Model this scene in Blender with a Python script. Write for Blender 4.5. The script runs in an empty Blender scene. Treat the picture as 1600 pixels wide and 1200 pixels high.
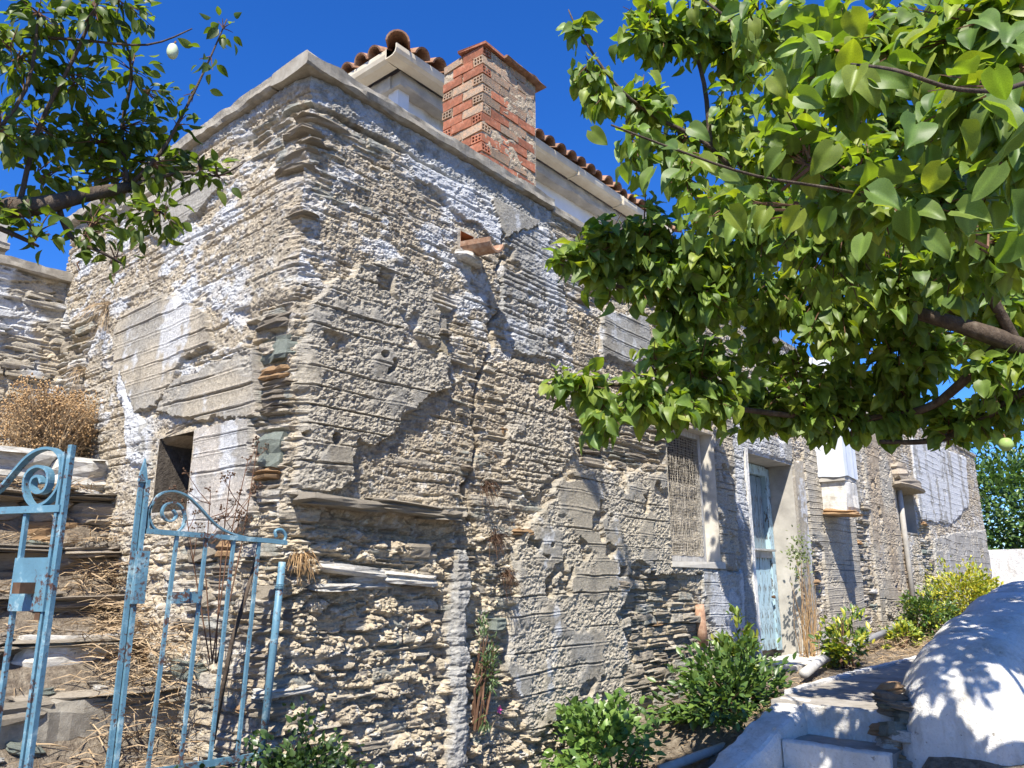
import bpy, bmesh, math, random
import numpy as np
from mathutils import Vector, Matrix, Quaternion

# ------------------------------------------------------------------ camera, sky, sun, exposure
scene = bpy.context.scene
COL = scene.collection
cam_data = bpy.data.cameras.new('camera')
cam = bpy.data.objects.new('camera', cam_data)
COL.objects.link(cam)
cam_data.sensor_width = 36.0
cam_data.lens = 1230.0 / 1600.0 * 36.0
cam_data.clip_start = 0.05
cam_data.clip_end = 2000.0
CAM = Vector((-2.19, -3.26, 1.60))
PITCH = math.atan(310 / 1230.0)
HEAD = math.radians(39.9)                     # from +X towards +Y
fwd = Vector((math.cos(HEAD) * math.cos(PITCH), math.sin(HEAD) * math.cos(PITCH), math.sin(PITCH)))
cam.location = CAM
cam.rotation_euler = fwd.to_track_quat('-Z', 'Y').to_euler()
scene.camera = cam

SUN = Vector((-0.285, -0.165, 0.42)).normalized()   # towards the sun
world = bpy.data.worlds.new('World')
scene.world = world
world.use_nodes = True
wn = world.node_tree.nodes
bg = wn['Background']
sky = wn.new('ShaderNodeTexSky')
sky.sky_type = 'NISHITA'
sky.sun_disc = False
sky.sun_elevation = math.asin(SUN.z)
sky.sun_rotation = math.atan2(SUN.x, SUN.y)
sky.altitude = 4000.0
sky.air_density = 1.6
sky.dust_density = 0.0
sky.ozone_density = 10.0
hsv = wn.new('ShaderNodeHueSaturation')          # the deep saturated blue of a dry Aegean sky
hsv.inputs['Hue'].default_value = 0.512
hsv.inputs['Saturation'].default_value = 1.185
world.node_tree.links.new(sky.outputs[0], hsv.inputs['Color'])
world.node_tree.links.new(hsv.outputs[0], bg.inputs[0])
bg.inputs[1].default_value = 0.115
sl = bpy.data.lights.new('sun', 'SUN')
sl.energy = 5.0
sl.angle = math.radians(0.5)
sl.color = (1.0, 0.945, 0.84)
sun = bpy.data.objects.new('sun', sl)
sun.rotation_euler = SUN.to_track_quat('Z', 'Y').to_euler()
sun.location = (-10, -6, 15)
COL.objects.link(sun)
vs = scene.view_settings
vs.view_transform = 'Standard'
vs.look = 'None'
vs.gamma = 1.0
vs.use_curve_mapping = False
vs.exposure = 1.0
scene.render.engine = 'CYCLES'
scene.cycles.use_denoising = True
scene.cycles.max_bounces = 6
scene.cycles.diffuse_bounces = 3
scene.cycles.transmission_bounces = 4
scene.cycles.transparent_max_bounces = 4

rng = np.random.default_rng(7)
random.seed(7)

# ------------------------------------------------------------------ helpers
def put(o, parent=None, label=None, category=None, group=None, kind=None):
    COL.objects.link(o)
    if parent is not None:
        o.parent = parent
    if label: o['label'] = label
    if category: o['category'] = category
    if group: o['group'] = group
    if kind: o['kind'] = kind
    return o

def thing(name, label, category, loc=(0, 0, 0), group=None):
    o = bpy.data.objects.new(name, None)
    o.empty_display_size = 0.1
    o.location = loc
    return put(o, None, label, category, group)

def mesh_np(name, V, quads=None, tris=None, mats=(), smooth=False, col=None, midx=None):
    V = np.asarray(V, dtype=np.float32)
    me = bpy.data.meshes.new(name)
    me.vertices.add(len(V))
    me.vertices.foreach_set('co', V.ravel())
    parts, tot = [], []
    if quads is not None and len(quads):
        q = np.asarray(quads, dtype=np.int32); parts.append(q.ravel()); tot.append(np.full(len(q), 4))
    if tris is not None and len(tris):
        t = np.asarray(tris, dtype=np.int32); parts.append(t.ravel()); tot.append(np.full(len(t), 3))
    loops = np.concatenate(parts); tot = np.concatenate(tot)
    start = np.concatenate([[0], np.cumsum(tot)[:-1]]).astype(np.int32)
    me.loops.add(len(loops))
    me.loops.foreach_set('vertex_index', loops)
    me.polygons.add(len(tot))
    me.polygons.foreach_set('loop_start', start)
    if midx is not None:
        me.polygons.foreach_set('material_index', np.asarray(midx, dtype=np.int32))
    me.update(calc_edges=True)
    me.polygons.foreach_set('use_smooth', np.full(len(tot), bool(smooth)))
    for m in mats:
        me.materials.append(m)
    if col is not None:
        c = np.ones((len(V), 4), dtype=np.float32)
        c[:, :3] = np.asarray(col, dtype=np.float32)[:, :3]
        a = me.color_attributes.new('albedo', 'FLOAT_COLOR', 'POINT')
        a.data.foreach_set('color', c.ravel())
    return me

def obj(name, me, parent=None, loc=None, **kw):
    o = bpy.data.objects.new(name, me)
    if loc is not None:
        o.location = loc
    return put(o, parent, **kw)

class MB:
    """collects simple solids and builds ONE mesh"""
    def __init__(self):
        self.v, self.f, self.m, self.c = [], [], [], []
        self.mi = 0
        self.col = (0.5, 0.5, 0.5)
    def add(self, verts, faces):
        b = len(self.v)
        self.v += [tuple(p) for p in verts]
        self.c += [self.col] * len(verts)
        self.f += [tuple(b + i for i in f) for f in faces]
        self.m += [self.mi] * len(faces)
    def box(self, c, s, rot=None, jit=0.0):
        vs_ = []
        for k in (-1, 1):
            for (i, j) in ((-1, -1), (1, -1), (1, 1), (-1, 1)):
                p = Vector((i * s[0] / 2, j * s[1] / 2, k * s[2] / 2))
                if jit:
                    p += Vector((random.uniform(-jit, jit), random.uniform(-jit, jit), random.uniform(-jit, jit)))
                if rot is not None:
                    p = rot @ p
                vs_.append(p + Vector(c))
        self.add(vs_, [(3, 2, 1, 0), (4, 5, 6, 7), (0, 1, 5, 4), (1, 2, 6, 5), (2, 3, 7, 6), (3, 0, 4, 7)])
    def tube(self, pts, radii, n=6, cap=True):
        pts = [Vector(p) for p in pts]
        if isinstance(radii, (int, float)):
            radii = [radii] * len(pts)
        ref = Vector((0.31, 0.17, 0.93))
        verts = []
        for i, p in enumerate(pts):
            d = (pts[min(i + 1, len(pts) - 1)] - pts[max(i - 1, 0)])
            if d.length < 1e-9: d = Vector((0, 0, 1))
            d.normalize()
            a = d.cross(ref)
            if a.length < 1e-3: a = d.cross(Vector((1, 0, 0)))
            a.normalize(); b = d.cross(a)
            for k in range(n):
                t = 2 * math.pi * k / n
                verts.append(p + (a * math.cos(t) + b * math.sin(t)) * radii[i])
        faces = []
        for i in range(len(pts) - 1):
            for k in range(n):
                k2 = (k + 1) % n
                faces.append((i * n + k, i * n + k2, (i + 1) * n + k2, (i + 1) * n + k))
        if cap:
            faces.append(tuple(range(n - 1, -1, -1)))
            faces.append(tuple((len(pts) - 1) * n + k for k in range(n)))
        self.add(verts, faces)
    def ribbon_bar(self, pts, w, t, up):
        """flat bar: rectangle w (along up) by t swept along pts"""
        pts = [Vector(p) for p in pts]; up = Vector(up).normalized()
        verts = []
        for i, p in enumerate(pts):
            d = (pts[min(i + 1, len(pts) - 1)] - pts[max(i - 1, 0)]).normalized()
            s = d.cross(up).normalized()
            for (a, b) in ((-1, -1), (1, -1), (1, 1), (-1, 1)):
                verts.append(p + s * (t / 2 * a) + up * (w / 2 * b))
        faces = []
        for i in range(len(pts) - 1):
            for k in range(4):
                k2 = (k + 1) % 4
                faces.append((i * 4 + k, i * 4 + k2, (i + 1) * 4 + k2, (i + 1) * 4 + k))
        faces.append((3, 2, 1, 0)); e = (len(pts) - 1) * 4
        faces.append((e, e + 1, e + 2, e + 3))
        self.add(verts, faces)
    def mesh(self, name, mats, smooth=False, color=False):
        me = bpy.data.meshes.new(name)
        me.from_pydata(self.v, [], self.f)
        for m in (mats if isinstance(mats, (list, tuple)) else [mats]):
            me.materials.append(m)
        me.polygons.foreach_set('material_index', self.m)
        if smooth:
            me.polygons.foreach_set('use_smooth', [True] * len(self.f))
        if color:
            a = me.color_attributes.new('albedo', 'FLOAT_COLOR', 'POINT')
            c = np.ones((len(self.v), 4), dtype=np.float32); c[:, :3] = np.array(self.c)
            a.data.foreach_set('color', c.ravel())
        me.update()
        return me
    def build(self, name, mats, parent=None, smooth=False, color=False, **kw):
        return obj(name, self.mesh(name, mats, smooth, color), parent, **kw)

# --- numpy noise
_tabs = {}
def vn(x, y, seed=0):
    t = _tabs.get(seed)
    if t is None:
        t = _tabs[seed] = np.random.default_rng(1000 + seed).random((256, 256)).astype(np.float32)
    xi = np.floor(x).astype(np.int32); yi = np.floor(y).astype(np.int32)
    fx = (x - xi).astype(np.float32); fy = (y - yi).astype(np.float32)
    fx = fx * fx * (3 - 2 * fx); fy = fy * fy * (3 - 2 * fy)
    x0 = xi & 255; x1 = (xi + 1) & 255; y0 = yi & 255; y1 = (yi + 1) & 255
    a = t[x0, y0]; b = t[x1, y0]; c = t[x0, y1]; d = t[x1, y1]
    return (a + (b - a) * fx) * (1 - fy) + (c + (d - c) * fx) * fy
def fbm(x, y, oct=4, seed=0, gain=0.5):
    s = 0; a = 1.0; n = 0
    for i in range(oct):
        s = s + a * vn(x * 2 ** i + 17.3 * i, y * 2 ** i + 9.1 * i, seed + i); n += a; a *= gain
    return s / n
def sst(a, b, x):
    t = np.clip((x - a) / (b - a), 0, 1)
    return t * t * (3 - 2 * t)
def voro(x, y, seed=0):
    r = np.random.default_rng(5000 + seed)
    jx = r.random((128, 128)).astype(np.float32); jy = r.random((128, 128)).astype(np.float32)
    rid = r.random((128, 128)).astype(np.float32)
    xi = np.floor(x).astype(np.int32); yi = np.floor(y).astype(np.int32)
    f1 = np.full(x.shape, 9.0, np.float32); f2 = f1.copy(); idd = np.zeros(x.shape, np.float32)
    ox = np.zeros(x.shape, np.float32); oy = np.zeros(x.shape, np.float32)
    for dx in (-1, 0, 1):
        for dy in (-1, 0, 1):
            cx = (xi + dx) & 127; cy = (yi + dy) & 127
            ax = (xi + dx + 0.1 + 0.8 * jx[cx, cy] - x); ay = (yi + dy + 0.1 + 0.8 * jy[cx, cy] - y)
            d = np.sqrt(ax * ax + ay * ay).astype(np.float32)
            new = d < f1
            f2 = np.where(new, f1, np.minimum(f2, d))
            idd = np.where(new, rid[cx, cy], idd)
            ox = np.where(new, ax, ox); oy = np.where(new, ay, oy)
            f1 = np.where(new, d, f1)
    return f1, f2, idd, ox, oy
def poly_sd(u, z, poly, margin=0.25):
    """signed distance to a polygon, positive inside"""
    P = np.array(poly, dtype=np.float32)
    out = np.full(u.shape, -margin, np.float32)
    lo = P.min(0) - margin; hi = P.max(0) + margin
    idx = np.nonzero((u > lo[0]) & (u < hi[0]) & (z > lo[1]) & (z < hi[1]))[0]
    if len(idx) == 0: return out
    x = u[idx]; y = z[idx]
    dmin = np.full(x.shape, 9.0, np.float32); inside = np.zeros(x.shape, bool)
    for i in range(len(P)):
        a = P[i]; b = P[(i + 1) % len(P)]; e = b - a
        t = np.clip(((x - a[0]) * e[0] + (y - a[1]) * e[1]) / max(e @ e, 1e-9), 0, 1)
        dmin = np.minimum(dmin, np.hypot(x - a[0] - t * e[0], y - a[1] - t * e[1]))
        c = ((a[1] > y) != (b[1] > y)) & (x < (b[0] - a[0]) * (y - a[1]) / (b[1] - a[1] + 1e-9) + a[0])
        inside ^= c
    out[idx] = np.where(inside, dmin, -dmin)
    return out
def line_d(u, z, pts):
    d = np.full(u.shape, 9.0, np.float32)
    for (a, b) in zip(pts[:-1], pts[1:]):
        a = np.array(a); b = np.array(b); e = b - a
        t = np.clip(((u - a[0]) * e[0] + (z - a[1]) * e[1]) / (e @ e), 0, 1)
        d = np.minimum(d, np.hypot(u - a[0] - t * e[0], z - a[1] - t * e[1]))
    return d
def mixc(c, c2, f):
    f = np.clip(f, 0, 1)[:, None]
    return c * (1 - f) + np.asarray(c2, dtype=np.float32) * f

# ------------------------------------------------------------------ materials
def nodes_of(name):
    m = bpy.data.materials.new(name); m.use_nodes = True
    nt = m.node_tree
    return m, nt, nt.nodes['Principled BSDF'], nt.links

def ramp(nt, fac, stops):
    r = nt.nodes.new('ShaderNodeValToRGB')
    el = r.color_ramp.elements
    while len(el) < len(stops): el.new(0.5)
    for e, (p, c) in zip(el, stops):
        e.position = p; e.color = (c[0], c[1], c[2], 1)
    nt.links.new(fac, r.inputs[0])
    return r.outputs[0]
def noise(nt, scale, detail=5, rough=0.6, coord='Object', stretch=None):
    n = nt.nodes.new('ShaderNodeTexNoise')
    n.inputs['Scale'].default_value = scale; n.inputs['Detail'].default_value = detail
    n.inputs['Roughness'].default_value = rough
    tc = nt.nodes.new('ShaderNodeTexCoord')
    out = tc.outputs[coord]
    if stretch:
        mp = nt.nodes.new('ShaderNodeMapping'); mp.inputs['Scale'].default_value = stretch
        nt.links.new(out, mp.inputs[0]); out = mp.outputs[0]
    nt.links.new(out, n.inputs['Vector'])
    return n.outputs['Fac']
def mult(nt, a, b, fac=1.0, mode='MULTIPLY'):
    m = nt.nodes.new('ShaderNodeMix'); m.data_type = 'RGBA'; m.blend_type = mode
    m.inputs[0].default_value = fac
    for s, v in ((6, a), (7, b)):
        if isinstance(v, tuple): m.inputs[s].default_value = (*v, 1)
        else: nt.links.new(v, m.inputs[s])
    return m.outputs[2]
def mixf(nt, fac, a, b):
    m = nt.nodes.new('ShaderNodeMix'); m.data_type = 'RGBA'
    nt.links.new(fac, m.inputs[0])
    for s, v in ((6, a), (7, b)):
        if isinstance(v, tuple): m.inputs[s].default_value = (*v, 1)
        else: nt.links.new(v, m.inputs[s])
    return m.outputs[2]
def bump(nt, p, h, strength=0.5, dist=0.01):
    b = nt.nodes.new('ShaderNodeBump')
    b.inputs['Strength'].default_value = strength; b.inputs['Distance'].default_value = dist
    nt.links.new(h, b.inputs['Height']); nt.links.new(b.outputs[0], p.inputs['Normal'])
def attr(nt, name='albedo'):
    a = nt.nodes.new('ShaderNodeVertexColor'); a.layer_name = name
    return a.outputs['Color']

def masonry_mat():
    m, nt, p, L = nodes_of('weathered_masonry')
    n1 = noise(nt, 55, 6, 0.7); n2 = noise(nt, 240, 3, 0.7)
    c = mult(nt, attr(nt), ramp(nt, n1, [(0.28, (0.62, 0.60, 0.57)), (0.5, (1, 1, 1)), (0.75, (1.25, 1.23, 1.18))]))
    c = mult(nt, c, ramp(nt, n2, [(0.30, (0.72, 0.70, 0.68)), (0.52, (1, 1, 1)), (0.8, (1.18, 1.17, 1.15))]))
    L.new(c, p.inputs['Base Color'])
    p.inputs['Roughness'].default_value = 0.95; p.inputs['Specular IOR Level'].default_value = 0.15
    h = mult(nt, n1, n2, 0.6, 'ADD')
    bump(nt, p, h, 1.0, 0.010)
    return m
def mottled(name, stops, scale, bscale=120, bstr=0.4, bdist=0.004, rough=0.9, stretch=None, obj_var=0.0, spec=0.2):
    m, nt, p, L = nodes_of(name)
    n1 = noise(nt, scale, 7, 0.65, stretch=stretch)
    c = ramp(nt, n1, stops)
    if obj_var:
        oi = nt.nodes.new('ShaderNodeObjectInfo')
        c = mult(nt, c, ramp(nt, oi.outputs['Random'], [(0, (1 - obj_var,) * 3), (1, (1 + obj_var, 1 + obj_var * .9, 1 + obj_var * .8))]))
    L.new(c, p.inputs['Base Color'])
    p.inputs['Roughness'].default_value = rough; p.inputs['Specular IOR Level'].default_value = spec
    bump(nt, p, noise(nt, bscale, 5, 0.7, stretch=stretch), bstr, bdist)
    return m
def leaf_mat(name, trans=0.35, rough=0.42, boost=(1.5, 1.6, 0.6), spec=0.5):
    m, nt, p, L = nodes_of(name)
    c = attr(nt)
    n = noise(nt, 30, 3, 0.6)
    c2 = mult(nt, c, ramp(nt, n, [(0.3, (0.78, 0.8, 0.75)), (0.7, (1.2, 1.15, 1.1))]))
    L.new(c2, p.inputs['Base Color'])
    p.inputs['Roughness'].default_value = rough; p.inputs['Specular IOR Level'].default_value = spec
    t = nt.nodes.new('ShaderNodeBsdfTranslucent')
    L.new(mult(nt, c2, boost), t.inputs['Color'])
    mx = nt.nodes.new('ShaderNodeMixShader'); mx.inputs[0].default_value = trans
    L.new(p.outputs[0], mx.inputs[1]); L.new(t.outputs[0], mx.inputs[2])
    L.new(mx.outputs[0], nt.nodes['Material Output'].inputs['Surface'])
    return m

M = {}
M['masonry'] = masonry_mat()
M['concrete'] = mottled('weathered_concrete', [(0.25, (0.16, 0.145, 0.12)), (0.5, (0.30, 0.27, 0.22)), (0.75, (0.42, 0.39, 0.33))], 14, 150, 0.8, 0.006)
def limewash():
    m, nt, p, L = nodes_of('whitewash')
    n1 = noise(nt, 2.6, 6, 0.6); n2 = noise(nt, 16, 7, 0.72); n3 = noise(nt, 60, 5, 0.7)
    c = ramp(nt, n1, [(0.3, (0.58, 0.56, 0.52)), (0.5, (0.71, 0.695, 0.66)), (0.7, (0.775, 0.76, 0.725))])
    c = mult(nt, c, ramp(nt, n3, [(0.30, (0.86, 0.85, 0.83)), (0.5, (1, 1, 1))]))
    chips = ramp(nt, n2, [(0.345, (1, 1, 1)), (0.37, (0, 0, 0))])
    c = mult(nt, c, ramp(nt, noise(nt, 5, 6, 0.7, stretch=(1, 1, .35)), [(0.34, (0.74, 0.71, 0.66)), (0.5, (1, 1, 1))]))
    L.new(mixf(nt, chips, c, (0.34, 0.31, 0.265)), p.inputs['Base Color'])
    p.inputs['Roughness'].default_value = 0.92; p.inputs['Specular IOR Level'].default_value = 0.15
    bump(nt, p, mult(nt, n2, n3, 0.5, 'ADD'), 0.9, 0.02)
    return m
M['whitewash'] = limewash()
M['pale_plaster'] = mottled('pale_plaster', [(0.3, (0.36, 0.33, 0.28)), (0.48, (0.50, 0.465, 0.40)), (0.72, (0.60, 0.57, 0.51))], 6, 120, 0.3, 0.004)
M['grey_plaster'] = mottled('grey_plaster', [(0.3, (0.30, 0.28, 0.25)), (0.5, (0.40, 0.375, 0.33)), (0.7, (0.50, 0.47, 0.42))], 5, 140, 0.5, 0.004)
M['mortar'] = mottled('brick_mortar', [(0.3, (0.24, 0.185, 0.125)), (0.5, (0.40, 0.325, 0.235)), (0.7, (0.52, 0.455, 0.355))], 40, 90, 1.0, 0.01)
M['brick'] = mottled('hollow_red_brick', [(0.30, (0.20, 0.13, 0.09)), (0.40, (0.27, 0.11, 0.065)), (0.56, (0.37, 0.14, 0.08)), (0.66, (0.40, 0.23, 0.16)), (0.76, (0.48, 0.42, 0.35))], 26, 160, 0.6, 0.003, obj_var=0.25)
M['worn_brick'] = mottled('worn_brick', [(0.30, (0.22, 0.18, 0.14)), (0.5, (0.37, 0.27, 0.19)), (0.62, (0.43, 0.25, 0.15)), (0.78, (0.48, 0.42, 0.34))], 30, 120, 1.0, 0.006, obj_var=0.2)
M['tile'] = mottled('clay_roof_tile', [(0.28, (0.10, 0.07, 0.055)), (0.45, (0.26, 0.14, 0.09)), (0.62, (0.33, 0.20, 0.13)), (0.8, (0.36, 0.32, 0.26))], 18, 140, 0.5, 0.003, obj_var=0.25)
M['gutter'] = mottled('cream_gutter', [(0.3, (0.50, 0.42, 0.30)), (0.6, (0.62, 0.56, 0.44))], 4, 60, 0.1, 0.002, rough=0.5)
M['slate'] = mottled('schist_slab', [(0.25, (0.17, 0.14, 0.11)), (0.45, (0.34, 0.29, 0.23)), (0.7, (0.47, 0.415, 0.33))], 16, 60, 1.0, 0.012, stretch=(1, 1, 5), obj_var=0.3)
M['green_slate'] = mottled('green_schist', [(0.3, (0.14, 0.165, 0.145)), (0.55, (0.25, 0.275, 0.235)), (0.75, (0.38, 0.375, 0.31))], 16, 60, 0.9, 0.01, stretch=(1, 1, 5))
M['rust_slate'] = mottled('ochre_schist', [(0.3, (0.22, 0.13, 0.07)), (0.55, (0.40, 0.26, 0.14)), (0.8, (0.46, 0.37, 0.25))], 14, 60, 0.9, 0.01, stretch=(1, 1, 5), obj_var=0.2)
M['pale_stone'] = mottled('limewashed_stone', [(0.3, (0.30, 0.27, 0.23)), (0.5, (0.52, 0.50, 0.45)), (0.75, (0.66, 0.65, 0.62))], 10, 60, 0.8, 0.008, obj_var=0.15)
M['metal_sheet'] = mottled('galvanised_sheet', [(0.3, (0.50, 0.53, 0.57)), (0.7, (0.62, 0.65, 0.69))], 3, 30, 0.1, 0.004, rough=0.55, spec=0.5)
M['bark'] = mottled('bark', [(0.3, (0.045, 0.033, 0.025)), (0.55, (0.10, 0.075, 0.055)), (0.8, (0.17, 0.14, 0.11))], 30, 70, 1.0, 0.01, stretch=(1, 1, 0.5))
M['twig'] = mottled('young_twig', [(0.3, (0.09, 0.05, 0.03)), (0.7, (0.20, 0.11, 0.07))], 20, 70, 0.5, 0.003)
M['straw'] = mottled('dry_straw', [(0.3, (0.22, 0.15, 0.085)), (0.6, (0.40, 0.295, 0.18)), (0.8, (0.52, 0.42, 0.28))], 9, 60, 0.2, 0.002)
M['dry_seed'] = mottled('dry_seed_heads', [(0.3, (0.22, 0.13, 0.06)), (0.6, (0.40, 0.26, 0.13)), (0.85, (0.56, 0.43, 0.26))], 14, 60, 0.2, 0.002)
M['dark_seed'] = mottled('dark_stalk', [(0.3, (0.05, 0.03, 0.02)), (0.7, (0.15, 0.085, 0.05))], 14, 60, 0.2, 0.002)
M['terracotta'] = mottled('terracotta', [(0.3, (0.26, 0.11, 0.06)), (0.6, (0.42, 0.20, 0.11)), (0.8, (0.46, 0.30, 0.20))], 14, 100, 0.5, 0.003)
M['path'] = mottled('path_concrete', [(0.3, (0.20, 0.18, 0.155)), (0.5, (0.31, 0.285, 0.25)), (0.75, (0.40, 0.37, 0.33))], 6, 110, 0.5, 0.004)
M['soil'] = mottled('dry_soil', [(0.3, (0.13, 0.10, 0.075)), (0.5, (0.24, 0.195, 0.145)), (0.72, (0.38, 0.325, 0.25))], 22, 70, 1.0, 0.03)
M['mortar_stone'] = mottled('mortar_smeared_schist', [(0.25, (0.26, 0.22, 0.175)), (0.45, (0.42, 0.365, 0.285)), (0.7, (0.53, 0.47, 0.375))], 22, 70, 1.0, 0.014, stretch=(1, 1, 3), obj_var=0.12)
M['dim_stone'] = mottled('shade_dark_stone', [(0.3, (0.05, 0.042, 0.035)), (0.6, (0.12, 0.10, 0.08)), (0.8, (0.18, 0.155, 0.125))], 18, 60, 1.0, 0.015)  # shade inside the niche put into the colour; the window shutter shares it
M['dark'] = mottled('dark_inside', [(0.3, (0.03, 0.03, 0.028)), (0.7, (0.06, 0.055, 0.05))], 8)
M['grey_pipe'] = mottled('grey_pipe', [(0.3, (0.32, 0.31, 0.29)), (0.7, (0.48, 0.47, 0.45))], 8, rough=0.6)
M['leaf'] = leaf_mat('apricot_leaf', 0.40, 0.47, (2.1, 2.05, .42), .40)
M['leaf_plum'] = leaf_mat('plum_leaf', 0.52, 0.45, (1.7, 1.7, .45))
M['leaf_shrub'] = leaf_mat('shrub_leaf', 0.25, 0.38)

def blue_paint(name, blue, rust_at=0.62, chip=0.5):
    m, nt, p, L = nodes_of(name)
    n1 = noise(nt, 13, 7, 0.72); n2 = noise(nt, 70, 5, 0.75); n3 = noise(nt, 7, 5, 0.65)
    c = ramp(nt, n1, [(0.3, tuple(v * 0.75 for v in blue)), (0.55, blue), (0.66, (blue[0] * 2.1 + .09, blue[1] * 1.5 + .09, blue[2] * 1.3 + .07))])
    k = nt.nodes.new('ShaderNodeMath'); k.operation = 'MULTIPLY'
    L.new(n2, k.inputs[0]); L.new(n3, k.inputs[1])
    mask = ramp(nt, k.outputs[0], [(rust_at * rust_at - 0.02, (0, 0, 0)), (rust_at * rust_at + 0.03, (1, 1, 1))])
    rust = ramp(nt, n2, [(0.4, (0.13, 0.055, 0.03)), (0.7, (0.05, 0.03, 0.025))])
    L.new(mixf(nt, mask, c, rust), p.inputs['Base Color'])
    p.inputs['Roughness'].default_value = 0.5
    bump(nt, p, n2, 0.35, 0.003)
    return m
M['gate_paint'] = blue_paint('blue_gate_paint', (0.105, 0.225, 0.30), 0.545)
def door_paint(name='peeling_door_paint', c0=(0.27, 0.42, 0.50), c1=(0.42, 0.56, 0.63)):
    m, nt, p, L = nodes_of(name)
    n = noise(nt, 26, 6, 0.72, stretch=(1.6, 1, 0.35)); n2 = noise(nt, 4, 3)
    c = ramp(nt, n2, [(0.3, c0), (0.7, c1)])
    mask = ramp(nt, n, [(0.42, (1, 1, 1)), (0.46, (0, 0, 0))])
    L.new(mixf(nt, mask, c, (0.10, 0.085, 0.07)), p.inputs['Base Color'])
    p.inputs['Roughness'].default_value = 0.7
    bump(nt, p, n, 0.7, 0.004)
    return m
M['door_paint'] = door_paint()
M['shaded_old_door_paint'] = door_paint('shaded_old_grey_paint', (0.14, 0.20, 0.23), (0.24, 0.32, 0.36))  # upper leaf: its shade put into the older, greyer paint colour

# ------------------------------------------------------------------ the house: two weathered masonry walls
house = thing('stone_house', 'old two-walled stone house with crumbling scored plaster and a brick chimney', 'house')
Z_BASE, Z_TOP = 0.20, 4.27
BEIGE = (0.525, 0.452, 0.34); GREY = (0.375, 0.34, 0.28); DARKM = (0.26, 0.225, 0.18)
PLAST = (0.40, 0.36, 0.29); PLGREY = (0.38, 0.375, 0.355); WASH = (0.59, 0.605, 0.625); TAN = (0.46, 0.39, 0.29)
STONES = [(0.33, 0.29, 0.235), (0.39, 0.34, 0.265), (0.26, 0.235, 0.20), (0.43, 0.355, 0.25), (0.285, 0.285, 0.25), (0.45, 0.41, 0.34)]

R_OPEN = [(3.66, 4.55, 1.77, 2.93), (5.29, 6.47, 0.82, 2.86), (1.13, 1.25, 3.65, 3.76), (10.65, 11.65, 2.35, 2.98)]
L_OPEN = [(0.78, 1.16, 1.98, 2.40)]
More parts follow.
